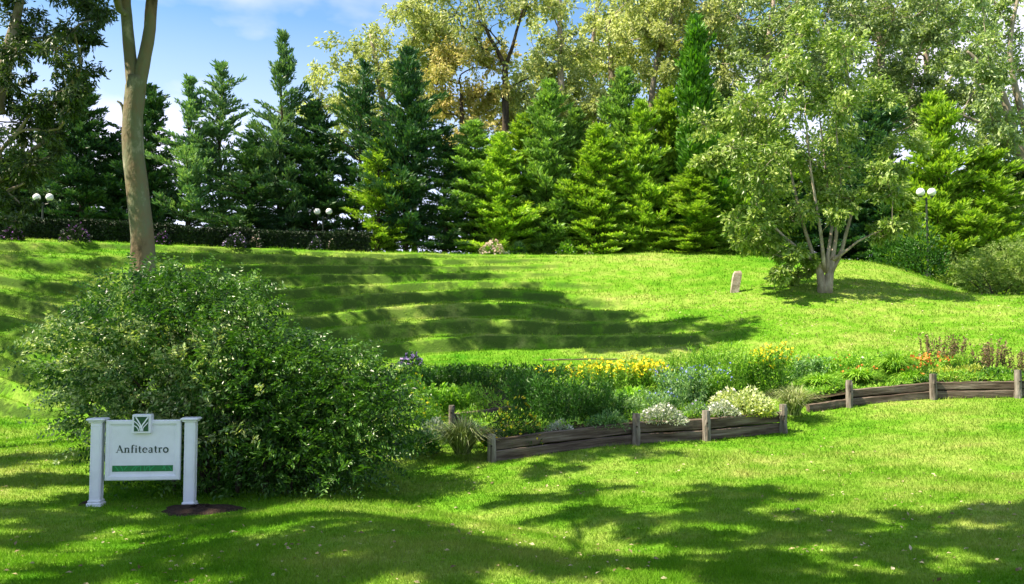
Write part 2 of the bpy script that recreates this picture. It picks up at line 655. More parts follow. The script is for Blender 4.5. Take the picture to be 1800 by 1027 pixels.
M['yellow'] = leaf_mat('leaf_yellow', [(0.250, 0.263, 0.075), (0.475, 0.450, 0.150), (0.650, 0.537, 0.250)], .35, .5, .35, .8, (1.1, 1.1, .7))
M['olive'] = leaf_mat('leaf_olive', [(0.149, 0.204, 0.063), (0.312, 0.361, 0.125), (0.510, 0.532, 0.219)], .35, .5, .35, .8, (1.2, 1.25, .7))
M['euc'] = leaf_mat('leaf_greygreen', [(0.096, 0.152, 0.055), (0.193, 0.276, 0.100), (0.345, 0.429, 0.187)], .3, .42, .5)
M['euc_dark'] = leaf_mat('leaf_darkgreen', [(0.02, 0.045, 0.015), (0.045, 0.09, 0.025), (0.09, 0.14, 0.03)], .25, .45, .4)
M['alder'] = leaf_mat('leaf_midtree', [(0.092, 0.176, 0.023), (0.196, 0.297, 0.054), (0.380, 0.462, 0.139)], .35, .4, .5, .8, (1.2, 1.3, .6))
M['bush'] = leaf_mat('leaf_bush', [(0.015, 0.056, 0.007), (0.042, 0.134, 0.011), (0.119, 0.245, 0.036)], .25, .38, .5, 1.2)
M['bush_sunlit'] = leaf_mat('leaf_bush_sunlit', [(0.077, 0.185, 0.046), (0.231, 0.339, 0.108), (0.524, 0.585, 0.308)], .25, .35, .6, 1.5)  # sunlight on the shrub's left side, painted in as paler leaf colour
M['shrub'] = leaf_mat('leaf_shrub', [(0.088, 0.165, 0.033), (0.165, 0.264, 0.050), (0.275, 0.352, 0.110)], .3)
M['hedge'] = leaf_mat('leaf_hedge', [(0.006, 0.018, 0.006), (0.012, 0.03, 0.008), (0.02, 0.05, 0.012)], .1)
M['bark_pale'] = plain_mat('bark_pale', [(0.10, 0.075, 0.05), (0.22, 0.19, 0.14), (0.36, 0.31, 0.25)], 1.6, .8, .2, .5, 9, (1, 1, .45))
M['bark_trunk'] = plain_mat('bark_gum', [(0.05, 0.038, 0.02), (0.17, 0.13, 0.08), (0.14, 0.155, 0.095), (0.42, 0.39, 0.31)], 1.1, .8, .2, 1.0, 12, (1, 1, .55), detail=12)
M['bark_dark'] = plain_mat('bark_dark', [(0.025, 0.02, 0.015), (0.06, 0.048, 0.035), (0.11, 0.09, 0.07)], 3, .9, .1, .8, 14, (1, 1, .3))
M['bark_grey'] = plain_mat('bark_grey', [(0.13, 0.10, 0.075), (0.28, 0.23, 0.18), (0.44, 0.38, 0.31)], 5, .85, .2, .8, 20, (1, 1, .35))
M['wood'] = plain_mat('weathered_wood', [(0.03, 0.021, 0.014), (0.075, 0.056, 0.040), (0.14, 0.112, 0.085), (0.23, 0.195, 0.155)], 3.0, .85, .15, .5, 10, (.35, 5, 5), rand=1)
M['wood_post'] = plain_mat('weathered_post', [(0.045, 0.036, 0.028), (0.13, 0.112, 0.09), (0.22, 0.195, 0.165), (0.30, 0.275, 0.24)], 3.0, .85, .15, .9, 10, (5, 5, .5), rand=1)
M['bolt'] = plain_mat('rusty_iron', [(0.01, 0.008, 0.007), (0.03, 0.02, 0.015)], 20, .7)
M['stone'] = plain_mat('marker_stone', [(0.2, 0.15, 0.12), (0.36, 0.30, 0.25), (0.5, 0.44, 0.38)], 6, .9, .1, .6)
M['white'] = plain_mat('white_paint', [(0.62, 0.65, 0.68), (0.68, 0.71, 0.75), (0.73, 0.76, 0.80)], 3.2, .45, .4, .06, 40)
M['green'] = plain_mat('sign_green', [(0.006, 0.05, 0.016), (0.010, 0.085, 0.022)], 3, .5, .4)
M['band'] = plain_mat('band_green', [(0.006, 0.13, 0.03), (0.010, 0.19, 0.045)], 3, .5, .4)
M['band_light'] = plain_mat('band_light_green', [(0.02, 0.27, 0.09), (0.03, 0.33, 0.11)], 3, .5, .4)
M['letter'] = plain_mat('letter_paint', [(0.005, 0.03, 0.02), (0.01, 0.045, 0.03)], 3, .5, .4)
M['lamp_globe'] = plain_mat('opal_globe', [(0.75, 0.76, 0.78), (0.82, 0.82, 0.83)], 2, .25, .5)
M['lamp_post'] = plain_mat('lamp_post_paint', [(0.02, 0.025, 0.02), (0.04, 0.05, 0.04)], 5, .5, .4)
M['grass_tall'] = leaf_mat('tall_grass', [(0.10, 0.16, 0.03), (0.24, 0.30, 0.10), (0.5, 0.5, 0.3)], .3, .45, .4, 1.0, (1.2, 1.2, .7))
M['litter'] = leaf_mat('fallen_leaf', [(0.12, 0.08, 0.04), (0.30, 0.24, 0.13), (0.48, 0.42, 0.28)], .1, .7, .2)


def pet(name, c, tr=.25):
    c = np.array(c)
    return leaf_mat(name, [tuple(c * .6), tuple(c), tuple(np.minimum(c * 1.3, .95))], tr, .5, .2, 2.0, (1, 1, 1))


M['f_yellow'] = pet('petal_yellow', (.85, .70, .03))
M['f_purple'] = pet('petal_purple', (.30, .12, .42))
M['f_lilac'] = pet('petal_lilac', (.42, .32, .62))
M['f_blue'] = pet('petal_blue', (.22, .28, .60))
M['f_white'] = pet('petal_white', (.75, .73, .66))
M['f_orange'] = pet('petal_orange', (.70, .24, .05))
M['f_blush'] = pet('petal_blush', (.72, .56, .50))
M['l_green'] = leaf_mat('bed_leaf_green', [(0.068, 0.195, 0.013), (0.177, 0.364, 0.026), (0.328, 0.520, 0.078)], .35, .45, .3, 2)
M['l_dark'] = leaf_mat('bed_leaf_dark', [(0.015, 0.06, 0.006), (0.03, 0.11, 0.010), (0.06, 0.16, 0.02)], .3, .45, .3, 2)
M['l_lime'] = leaf_mat('bed_leaf_lime', [(0.16, 0.25, 0.02), (0.32, 0.40, 0.04), (0.5, 0.52, 0.14)], .35, .45, .3, 2)
M['l_silver'] = leaf_mat('bed_leaf_silver', [(0.16, 0.22, 0.13), (0.32, 0.38, 0.28), (0.55, 0.58, 0.48)], .2, .6, .2, 2)
M['l_bluegreen'] = leaf_mat('bed_leaf_bluegreen', [(0.057, 0.160, 0.034), (0.137, 0.274, 0.078), (0.274, 0.410, 0.184)], .25, .5, .3, 2)
M['l_brown'] = leaf_mat('bed_leaf_brown', [(0.07, 0.05, 0.03), (0.17, 0.12, 0.07), (0.27, 0.21, 0.11)], .2, .6, .2, 2)
M['l_cream'] = leaf_mat('bed_leaf_cream', [(0.191, 0.281, 0.068), (0.421, 0.476, 0.204), (0.574, 0.612, 0.408)], .3, .5, .3, 2)

# ---------------------------------------------------------------- ground sheet
inner_x = np.arange(-26, 26.01, 0.21)
outer = 26 + np.cumsum(0.3 * 1.28 ** np.arange(28))
X1 = np.concatenate([-outer[::-1], inner_x, outer])
inner_y = np.concatenate([np.arange(4.0, 18, 0.17), np.arange(18, 43, 0.12), np.arange(43, 50, 0.3)])
Y1 = np.concatenate([(4.0 - np.cumsum(0.3 * 1.3 ** np.arange(24)))[::-1], inner_y, 50 + np.cumsum(0.4 * 1.28 ** np.arange(28))])
XX, YY = np.meshgrid(X1, Y1)
ZZ = height(XX, YY)
nx, ny = len(X1), len(Y1)
ii = (np.arange(ny - 1)[:, None] * nx + np.arange(nx - 1)[None]).ravel()
me = mesh_from('ground', np.stack([XX.ravel(), YY.ravel(), ZZ.ravel()], 1), np.stack([ii, ii + 1, ii + nx + 1, ii + nx], 1), [M['turf']], True)
tag(link('ground', me), 'mown lawn rising in curved grass terraces to a level ridge', None, None, 'structure')

# ---------------------------------------------------------------- beds: fence lines
FENCE = {  # px, py at grass, py top of post, Y
    'front': [(865, 813, 762, 15.2), (1117, 784, 726, 15.9), (1240, 773, 721, 16.4), (1374, 757, 710, 17.1)],
    'right': [(1420, 722, 722, 18.3), (1490, 714, 668, 18.6), (1637, 702, 657, 19.0), (1785, 700, 650, 18.9), (1850, 699, 655, 18.8)],
    'inner': [(795, 741, 712, 17.6), (920, 727, 697, 18.0)],
}
FW = {k: [(pix(a, b, Y), pix(a, c, Y)) for a, b, c, Y in v] for k, v in FENCE.items()}
for k, v in FW.items():
    for (p, q) in v:
        p[2] = gz(p[0], p[1])


def frame(d):
    d = d / np.linalg.norm(d)
    s = np.cross([0, 0, 1.0], d)
    s /= np.linalg.norm(s)
    return np.stack([d, s, np.cross(d, s)], 1)


def rough_beam(length, w, h, seed, nseg=9, wob=.006):
    """weathered squared timber lying along x, origin at its start, ends slightly ragged"""
    rs = np.random.RandomState(seed)
    b = .012
    prof = np.array([[-w / 2 + b, -h / 2], [w / 2 - b, -h / 2], [w / 2, -h / 2 + b], [w / 2, h / 2 - b], [w / 2 - b, h / 2], [-w / 2 + b, h / 2], [-w / 2, h / 2 - b], [-w / 2, -h / 2 + b]])
    k = 8
    xs = np.linspace(0, length, nseg)
    V = []
    dr = rs.normal(0, wob, (nseg, 2))
    for i, x in enumerate(xs):
        q = prof + rs.normal(0, wob * .6, prof.shape) + dr[i] * (.5 if i in (0, nseg - 1) else 1)
        V.append(np.c_[np.full(k, x) + (rs.normal(0, .006, k) if i in (0, nseg - 1) else 0), q])
    V = np.vstack(V)
    i = np.arange(nseg - 1)[:, None] * k
    j = np.arange(k)[None]
    jn = (j + 1) % k
    Q = np.stack([i + j, i + jn, i + k + jn, i + k + j], -1).reshape(-1, 4)
    e = (nseg - 1) * k
    Q = np.vstack([Q, [[0, 3, 2, 1], [0, 7, 4, 3], [7, 6, 5, 4], [e, e + 1, e + 2, e + 3], [e, e + 3, e + 4, e + 7], [e + 4, e + 5, e + 6, e + 7]]])
    return V, Q


def sleeper_wall(key, label, nb, post_r=.075, skip_posts=(), bh=.185, square=False):
    pts = FW[key]
    root = thing('timber_retaining_wall', label, 'retaining wall', pts[0][0])
    o0 = pts[0][0]
    for i, (g, top) in enumerate(pts):
        if i in skip_posts:
            continue
        h = top[2] - g[2]
        rs = np.random.RandomState(i + len(key) * 7)
        lean = rs.normal(0, .012, 2)
        zz = np.linspace(-.25, h, 9)
        rad = post_r * (1 + .05 * rs.randn(9))
        rad[-1] *= .9
        P = np.c_[lean[0] * zz, lean[1] * zz, zz]
        mb = MB()
        mb.tube(P, rad, 10, .14)
        po = mb.obj('post', M['wood_post'], root)
        po.location = (g - o0) + np.array([0, -.10, 0])
        bt = MB()
        bt.tube([[0, -post_r - .006, 0], [0, -post_r * .6, 0]], .017, 8)
        bo = bt.obj('bolt', M['bolt'], po)
        bo.location = (lean[0] * h * .6, lean[1] * h * .6, h * .58)
    for i in range(len(pts) - 1):
        n = nb[i]
        a, b = pts[i][0], pts[i + 1][0]
        for k in range(n):
            za = a[2] + .085 + k * (bh + .022) - .01
            zb = b[2] + .085 + k * (bh + .022) - .01
            s = np.array([a[0], a[1], za])
            e = np.array([b[0], b[1], zb])
            ln = np.linalg.norm(e - s)
            V, Q = rough_beam(ln - .02, .11, bh, 31 * i + 7 * k + len(key), 12, .0035)
            mb = MB()
            mb.add(V, Q)
            sl = mb.obj('sleeper', M['wood'], root)
            F = frame(e - s)
            sl.matrix_local = Matrix([[*F[0], s[0] - o0[0]], [*F[1], s[1] - o0[1] + (.0 if k == 0 else .03)], [*F[2], s[2] - o0[2]], [0, 0, 0, 1]])
    return root


sleeper_wall('front', 'weathered timber sleeper wall with four round posts holding the central flower bed', [2, 2, 2])
sleeper_wall('right', 'low grey sleeper wall along the right flower bed with warped boards', [1, 2, 2, 2], skip_posts=(0, 4), bh=.16)
sleeper_wall('inner', 'short dark sleeper wall inside the bed behind the yellow flowered plant', [1], .06, bh=.19)


def bed_soil(key, depth, raise_, label):
    pts = [g for g, t in FW[key]]
    P = []
    for a, b in zip(pts[:-1], pts[1:]):
        for t in np.linspace(0, 1, 14)[:-1]:
            P.append(a * (1 - t) + b * t)
    P.append(pts[-1])
    P = np.array(P)
    d = pts[-1][:2] - pts[0][:2]
    nrm = np.array([-d[1], d[0]]) / np.linalg.norm(d)
    ds = np.concatenate([[0.03, .12, .3], np.linspace(.6, depth, 14)])
    V = []
    for q in ds:
        x = P[:, 0] + nrm[0] * q
        y = P[:, 1] + nrm[1] * q
        base = gz(x, y)
        w = sstep(q, depth, .1)
        z = np.maximum(base + .03 * sstep(q, depth, depth - .5) - .01, P[:, 2] + raise_ + .06 * q) * w + (base - .015 + .03 * w) * (1 - w)
        z = z + .02 * noise2(x, y, .5, 77, 2)
        V.append(np.stack([x, y, z], 1))
    V = np.vstack(V)
    n = len(P)
    i = (np.arange(len(ds) - 1)[:, None] * n + np.arange(n - 1)[None]).ravel()
    o = link('bed_soil', mesh_from('bed_soil', V, np.stack([i, i + 1, i + n + 1, i + n], 1), [M['soil']], True))
    tag(o, label, None, None, 'structure')


bed_soil('front', 6.5, .33, 'dark soil of the central planted bed')
bed_soil('right', 2.6, .26, 'dark soil of the right planted bed')

# ---------------------------------------------------------------- broadleaf trees
def bez(a, b, c, d, n):
    t = np.linspace(0, 1, n)[:, None]
    return (1 - t) ** 3 * a + 3 * (1 - t) ** 2 * t * b + 3 * (1 - t) * t * t * c + t ** 3 * d


def broadleaf(label, base, trunks, clumps, leafmat, bark, nleaf=300, leaf=(.12, .035), droop=.5, cat='tree', name='tree', twigs=10,
              rtip=.012, spread=1.0, group=None, sides=8, minr=.006, flat=.8, power=.5):
    """trunks: list of (points, radii) in world space; clumps: (x,y,z,r) in world space"""
    base = np.asarray(base, float)
    root = thing(name, label, cat, base, 0, group)
    nodes, par, rad, fixed = [], [], [], []
    paths = []
    for pts, rr in trunks:
        pts = np.asarray(pts, float)
        n = max(6, int(np.linalg.norm(np.diff(pts, axis=0), axis=1).sum() / .6))
        # resample smoothly
        t = np.linspace(0, len(pts) - 1, n)
        xi = np.clip(t.astype(int), 0, len(pts) - 2)
        f = t - xi
        pm = np.vstack([2 * pts[0] - pts[1], pts, 2 * pts[-1] - pts[-2]])
        p0, p1, p2, p3 = pm[xi], pm[xi + 1], pm[xi + 2], pm[xi + 3]
        f_ = f[:, None]
        c = .5 * ((2 * p1) + (-p0 + p2) * f_ + (2 * p0 - 5 * p1 + 4 * p2 - p3) * f_ ** 2 + (-p0 + 3 * p1 - 3 * p2 + p3) * f_ ** 3)
        r_ = np.interp(t, np.arange(len(pts)), rr)
        start = len(nodes)
        idx = []
        for k in range(n):
            nodes.append(c[k])
            par.append(start + k - 1 if k else -1)
            rad.append(r_[k])
            fixed.append(True)
            idx.append(start + k)
        paths.append(idx)
    clumps = sorted(clumps, key=lambda c: min(np.linalg.norm(np.array(c[:3]) - n) for n in nodes))
    for c in clumps:
        tgt = np.array(c[:3], float)
        A = np.array(nodes)
        dd = np.linalg.norm(A - tgt, axis=1)
        pen = dd + 1.6 * np.maximum(0, A[:, 2] - tgt[2] + .35 * dd)
        pen += np.where(np.array(fixed) & (A[:, 2] < base[2] + .12 * (tgt[2] - base[2])), 5, 0)
        k = int(np.argmin(pen))
        a = A[k]
        pd = a - A[par[k]] if par[k] >= 0 else np.array([0, 0, 1.0])
        pd = pd / (np.linalg.norm(pd) + 1e-9)
        ln = dd[k]
        if ln < .05:
            continue
        out = tgt - a
        B = a + pd * ln * .3
        Cc = tgt - (out / ln * .5 + np.array([0, 0, .35])) * ln * .3
        n = max(4, min(9, int(ln / .35)))
        pts = bez(a, B, Cc, tgt, n + 1)
        pts[1:-1] += R.normal(0, .035 * ln, (n - 1, 3)) * .6
        idx = [k]
        for q in pts[1:]:
            nodes.append(q)
            par.append(idx[-1])
            rad.append(0.0)
            fixed.append(False)
            idx.append(len(nodes) - 1)
        j = len(nodes) - 1
        while j >= 0:
            if not fixed[j]:
                rad[j] += 1
            j = par[j]
        paths.append(idx)
    tb = MB()
    for idx in paths:
        P = np.array([nodes[i] for i in idx]) - base
        if fixed[idx[-1]]:
            rr = np.array([rad[i] for i in idx])
            tb.tube(P, rr, max(sides, 10), .10)
        else:
            rr = np.array([rtip * max(rad[i], 1) ** power if not fixed[i] else rtip * max(rad[idx[1]], 1) ** power for i in idx])
            rr = np.minimum(rr, rad[idx[0]] * .75 if fixed[idx[0]] else 9)
            rr[-1] *= .6
            tb.tube(P, np.maximum(rr, minr), 5 if rr[0] < .05 else sides, .08, False)
    # leaves
    lb = MB()
    for (x, y, z, r, *dens) in clumps:
        dn = dens[0] if dens else 1.0
        c0 = np.array([x, y, z]) - base
        nt = max(4, int(twigs * (0.7 + .6 * R.rand())))
        tdir = rdir(nt, .25) * np.array([1, 1, flat])
        tl = r * (0.55 + .6 * R.rand(nt))
        for q in range(nt):
            e = c0 + tdir[q] * tl[q] + np.array([0, 0, -.12 * tl[q]])
            tb.tube([c0, (c0 + e) / 2 + R.normal(0, .05 * r, 3), e], [minr * 1.3, minr, minr * .6], 3, 0, False)
        per = int(nleaf * dn / nt) + 1
        tt = np.repeat(np.arange(nt), per)
        s = .25 + .85 * R.rand(len(tt)) ** .75
        P = c0 + tdir[tt] * (tl[tt] * s)[:, None] + R.normal(0, .13 * r * spread, (len(tt), 3))
        D = tdir[tt] * .7 + rdir(len(tt)) * .8
        D[:, 2] -= droop
        Nn = rdir(len(tt), .6)
        sz = .7 + .6 * R.rand(len(tt))
        lb.leaves(P, D, Nn, leaf[0] * sz, leaf[1] * sz)
    link('trunk', tb.mesh('trunk', bark, True), root)
    link('crown', lb.mesh('crown', leafmat), root)
    return root


def cl_px(lst, Y, dy=1.5, k=1):
    """clumps given as (px, py, radius_px[, density]); each becomes k clumps spread in depth"""
    out = []
    for c in lst:
        px, py, rp = c[:3]
        dn = c[3] if len(c) > 3 else 1.0
        for j in range(k):
            yy = Y + R.uniform(-dy, dy)
            jx, jy = (R.normal(0, rp * .6, 2) if k > 1 else (0, 0))
            p = pix(px + jx, py + jy, yy)
            out.append((p[0], p[1], p[2], rp / FPX * yy * (.8 + .3 * R.rand()), dn))
    return out


# the tall gum whose forked trunk stands at the left; its crown is above the picture
b = hit(250, 478)
tY = 30.0
b = pix(250, 478, tY)
b[2] = gz(b[0], b[1]) - .1
tp = lambda x, y: pix(x, y, tY)
fork_tr = [([b, tp(252, 440), tp(241, 330), tp(232, 230), tp(238, 160), tp(240, 135)], [.46, .40, .37, .34, .33, .31]),
           ([tp(237, 165), tp(231, 120), tp(224, 50), tp(221, -20), tp(232, -140), tp(300, -300)], [.25, .22, .19, .17, .15, .08]),
           ([tp(240, 165), tp(250, 120), tp(262, 60), tp(270, -20), tp(300, -120), tp(420, -230)], [.26, .23, .20, .18, .15, .08])]
stub = [([tp(226, 220), tp(219, 205), tp(215, 185), tp(206, 178)], [.07, .06, .05, .03])]
D_SPOTS = [(420, 455), (500, 459), (580, 461), (650, 461), (720, 469), (765, 483), (450, 478), (540, 483), (620, 488), (690, 482), (480, 508), (560, 512), (640, 517), (520, 538), (600, 542), (670, 548),
           (570, 572), (640, 576), (620, 598), (400, 500), (440, 530), (390, 470), (340, 460), (470, 560), (540, 600), (660, 628), (320, 490), (600, 500), (510, 498), (450, 505), (560, 552), (640, 598), (580, 620), (660, 470), (560, 470), (480, 468), (720, 478), (420, 480), (380, 448), (350, 478), (500, 525), (620, 535), (590, 585)]
E_SPOTS = [(800, 534), (830, 530), (870, 522), (920, 524), (965, 532), (805, 560), (845, 560), (900, 558), (960, 560), (1010, 560), (1060, 562), (830, 588), (900, 588), (960, 588), (1030, 588), (1090, 586), (1150, 575),
           (1205, 582), (1245, 587), (860, 608), (940, 608), (1010, 610), (1080, 608), (1150, 604), (1190, 600), (1130, 590), (1000, 575)]
cc = shade(D_SPOTS, 13.0, (1.0, 1.5), .4) + shade(E_SPOTS, 14.5, (.9, 1.3), .3)
broadleaf('tall gum tree with a thick forked pale trunk rising out of the picture', b, fork_tr + stub, cc, M['euc'], M['bark_trunk'],
          900, (.31, .14), .6, sides=10, twigs=10, rtip=.03)

# dark hollow and torn bark low on the trunk
gum = [o for o in COL.objects if o.get('category') == 'tree'][0]
sc_m = MB()
ths = np.radians(np.linspace(-92, -38, 9))
zs_ = np.linspace(.45, 1.25, 12)
rr_ = .435 - .03 * zs_
V = []
for zi, r_ in zip(zs_, rr_):
    wv = .55 + .45 * sin(pi * (zi - .45) / .8) + R.normal(0, .08)
    for th in ths:
        tt = ths.mean() + (th - ths.mean()) * wv
        V.append([(r_ + .012) * cos(tt) - .012 * zi, (r_ + .012) * sin(tt), zi])
i_ = (np.arange(11)[:, None] * 9 + np.arange(8)[None]).ravel()
sc_m.add(V, np.stack([i_, i_ + 1, i_ + 10, i_ + 9], 1))
sc_m.obj('bark_hollow', M['bark_dark'], gum)

# left edge gum
Y = 27.0
b = pix(-140, 640, Y)
b[2] = gz(b[0], b[1]) - .1
q = lambda x, y: pix(x, y, Y)
cls = cl_px([(20, 40, 50), (70, 20, 50), (120, 30, 45), (165, 15, 30, .8), (150, 75, 32, .8), (100, 90, 45), (50, 110, 45), (10, 150, 40), (90, 140, 38), (60, 180, 35), (110, 165, 25, .7),
             (20, 220, 40), (70, 235, 35), (100, 255, 20, .6), (15, 290, 35), (50, 320, 30, .7), (-30, 60, 60), (-40, 200, 60), (30, -30, 60), (100, -40, 60), (-20, -60, 60), (-70, 100, 60),
             (10, 360, 26, .8), (30, 390, 22), (-10, 330, 30), (40, 270, 32), (80, 290, 24, .7), (130, 200, 24, .7)], Y, 1.6, 2)
cls += shade([(60, 470), (150, 475), (220, 480), (170, 520), (40, 590), (80, 620), (20, 640), (130, 560), (50, 535), (110, 610), (270, 450), (300, 470), (30, 440), (110, 445), (190, 455), (20, 515), (70, 500), (60, 560), (100, 590), (30, 615), (120, 520), (60, 655), (20, 470), (100, 640), (150, 500)], 12.0, (.8, 1.2), .3)
broadleaf('large dark gum tree filling the upper left corner of the picture', b,
          [([b, q(-130, 500), q(-70, 330), q(-5, 170), q(22, 60), q(50, -60)], [.36, .32, .28, .24, .17, .06]), ([q(0, 200), q(-15, 100), q(-40, -20)], [.16, .13, .06])],
          cls, M['euc_dark'], M['bark_pale'], 520, (.18, .06), .5, twigs=9, rtip=.022)

# multi-stemmed tree on the right slope
Y = 30.5
b = hit(1449, 514)
Y = b[1]
q = lambda x, y, d=0: pix(x, y, Y + d)
stems = [([b + [-.08, 0, -.1], q(1443, 485), q(1432, 455), q(1418, 415), q(1398, 340), q(1380, 250, .5)], [.17, .14, .075, .06, .045, .02]),
         ([b + [.1, 0, -.1], q(1458, 480), q(1466, 440), q(1472, 395), q(1478, 330), q(1470, 230)], [.18, .15, .07, .06, .045, .02]),
         ([q(1456, 480), q(1455, 450), q(1462, 400, .3), q(1455, 330, .5), q(1440, 200, .6)], [.11, .065, .055, .045, .02]),
         ([q(1448, 478), q(1446, 440, -.3), q(1440, 390, -.4), q(1425, 300, -.6), q(1415, 190, -.8)], [.10, .06, .05, .04, .02]),
         ([q(1460, 478), q(1478, 445, .2), q(1490, 400, .2), q(1510, 330, .2)], [.12, .065, .06, .03]),
         ([q(1444, 470), q(1425, 455, -.2), q(1395, 430, -.3), q(1360, 400, -.4), q(1330, 360, -.5)], [.12, .06, .05, .04, .02]),
         ([q(1462, 458), q(1485, 443, -.3), q(1515, 420, -.5), q(1560, 402, -.7)], [.10, .045, .035, .02]),
         ([q(1430, 462), q(1415, 458, -.1), q(1390, 440, -.1)], [.08, .035, .02])]
cls = cl_px([(1300, 170, 45), (1350, 110, 42), (1410, 80, 42), (1470, 95, 42), (1340, 200, 48), (1395, 160, 48), (1450, 170, 48), (1510, 160, 38), (1290, 240, 36), (1340, 270, 45),
             (1400, 250, 45), (1460, 250, 45), (1520, 220, 42), (1550, 250, 34), (1300, 310, 40), (1350, 340, 42), (1400, 320, 40), (1450, 310, 38), (1500, 300, 40), (1550, 300, 32), (1310, 380, 34),
             (1345, 415, 30), (1390, 385, 32), (1300, 420, 22), (1520, 355, 28), (1480, 375, 24), (1575, 395, 24), (1545, 415, 18, .8), (1395, 470, 20, 1.2), (1370, 480, 14), (1345, 445, 16, .6), (1430, 360, 24, .7), (1270, 280, 22),
             (1420, 480, 14, 1.2), (1560, 330, 18, .7), (1400, 440, 18, .8)], Y, 1.5, 2)
broadleaf('bushy tree with several pale stems on the bank beside the stone marker', b, stems, cls, M['alder'], M['bark_grey'], 400, (.18, .085), .45, twigs=12, rtip=.009)


def back_tree(label, Y, tr, lst, mat, bark, nleaf=300, leaf=(.2, .07), k=4, dy=2.4, twigs=8, rtip=.02, droop=.5, group='tall trees standing behind the conifers'):
    b = pix(tr[0][0][0][0], 440, Y)
    b[2] = gz(b[0], b[1]) - .2
    trunks = []
    for i, (pp, rr) in enumerate(tr):
        pts = [pix(x, y, Y) for x, y in pp]
        if i == 0:
            pts[0] = b
        trunks.append((pts, rr))
    return broadleaf(label, b, trunks, cl_px(lst, Y, dy, k), mat, bark, int(nleaf * 1.05), (leaf[0] * 1.2, leaf[1] * 1.6), droop, twigs=twigs, rtip=rtip, group=group, name='tall_tree')


back_tree('pale yellow-green tree rising furthest left behind the pointed conifers', 52,
          [([(690, 430), (680, 250), (665, 130), (650, 60)], [.3, .24, .18, .06])],
          [(585, 150, 32), (620, 105, 38), (660, 75, 38), (700, 60, 40), (735, 85, 34), (640, 150, 36), (600, 190, 26, .7), (690, 130, 36), (560, 185, 20, .6), (770, 30, 36), (745, 25, 30), (655, 200, 24, .6),
           (770, 70, 30), (720, 150, 26, .6)], M['yellowgreen'], M['bark_pale'], 300)
back_tree('golden leaved tree left of the dark forked trunk', 50,
          [([(840, 430), (838, 330), (815, 240), (810, 150)], [.28, .22, .18, .06])],
          [(775, 130, 34), (815, 105, 36), (850, 130, 34), (790, 170, 36), (835, 180, 36), (770, 200, 26, .8), (865, 170, 26), (810, 220, 28, .7), (850, 235, 26, .6), (780, 250, 24, .5), (870, 90, 22, .6)],
          M['yellow'], M['bark_dark'], 270)
back_tree('thin crowned tree with a dark forked trunk against the sky', 48,
          [([(888, 430), (889, 250), (888, 112)], [.24, .2, .17]), ([(888, 118), (872, 85), (856, 55), (835, -10), (815, -80)], [.13, .11, .09, .06, .03]),
           ([(888, 118), (900, 85), (908, 55), (918, 20), (935, -60)], [.12, .10, .08, .06, .03]), ([(889, 160), (905, 148), (935, 135)], [.08, .06, .03])],
          [(830, 20, 40, .35), (870, 5, 40, .35), (905, 30, 30, .35), (800, 30, 40, .5), (935, 10, 20, .4), (850, -40, 50, .5), (900, -50, 50, .5), (780, -10, 40, .7), (850, 60, 30, .3), (920, -20, 30, .5), (820, 70, 24, .4)],
          M['olive'], M['bark_dark'], 330, k=3, twigs=10)
back_tree('olive green tree with a tall pale trunk right of the forked trunk', 49,
          [([(992, 430), (990, 250), (985, 120), (983, 0), (975, -80)], [.26, .22, .18, .14, .06])],
          [(945, 135, 34), (930, 190, 34), (975, 160, 36), (1010, 120, 30), (1015, 175, 34), (960, 220, 34), (1000, 225, 34), (1045, 200, 30), (905, 240, 26), (970, 90, 24, .6), (1000, 70, 22, .4), (990, 10, 24, .35), (960, -10, 22, .5), (1030, 240, 26), (930, 150, 30)],
          M['olive'], M['bark_grey'], 300)
back_tree('yellowish tree filling the gap above the bright green conifers', 51,
          [([(1080, 430), (1080, 250), (1075, 130), (1070, 60)], [.26, .22, .18, .06])],
          [(1075, 70, 34), (1110, 50, 34), (1060, 170, 30), (1090, 110, 26, .8), (1130, 95, 36), (1120, 150, 36), (1080, 220, 34), (1000, 190, 26), (1035, 45, 26, .6), (1145, 30, 34), (1100, -10, 30), (1150, 190, 34), (1040, 260, 30)],
          M['yellowgreen'], M['bark_pale'], 260)
back_tree('tree with a slanting white trunk beside the columnar cypress', 49,
          [([(1130, 430), (1140, 250), (1152, 120), (1178, 40), (1205, -60)], [.26, .2, .15, .13, .06]), ([(1180, 60), (1178, 0), (1180, -60)], [.09, .08, .05])],
          [(1160, 60, 34), (1180, 20, 34), (1200, 100, 34), (1210, 0, 40), (1240, 50, 40), (1250, 110, 36), (1170, 130, 30), (1140, -10, 34), (1270, 20, 40)],
          M['olive'], M['bark_pale'], 300)
gum_label = ['grey-green gum tree directly behind the many-stemmed tree', 'broad grey-green gum crown above the right conifers', 'leaning gum tree with bare white limbs at the right edge']
back_tree(gum_label[0], 46,
          [([(1330, 430), (1335, 250), (1345, 120), (1360, 0)], [.3, .24, .18, .1])],
          [(1290, 60, 44), (1340, 40, 44), (1390, 30, 44), (1300, 130, 42), (1360, 110, 44), (1420, 90, 44), (1440, 20, 44), (1280, 190, 40), (1330, 240, 40), (1410, 170, 42), (1270, 330, 36), (1260, 260, 34), (1270, -10, 40), (1340, -30, 50), (1420, -30, 50)],
          M['euc'], M['bark_grey'], 330, (.2, .075), 3)
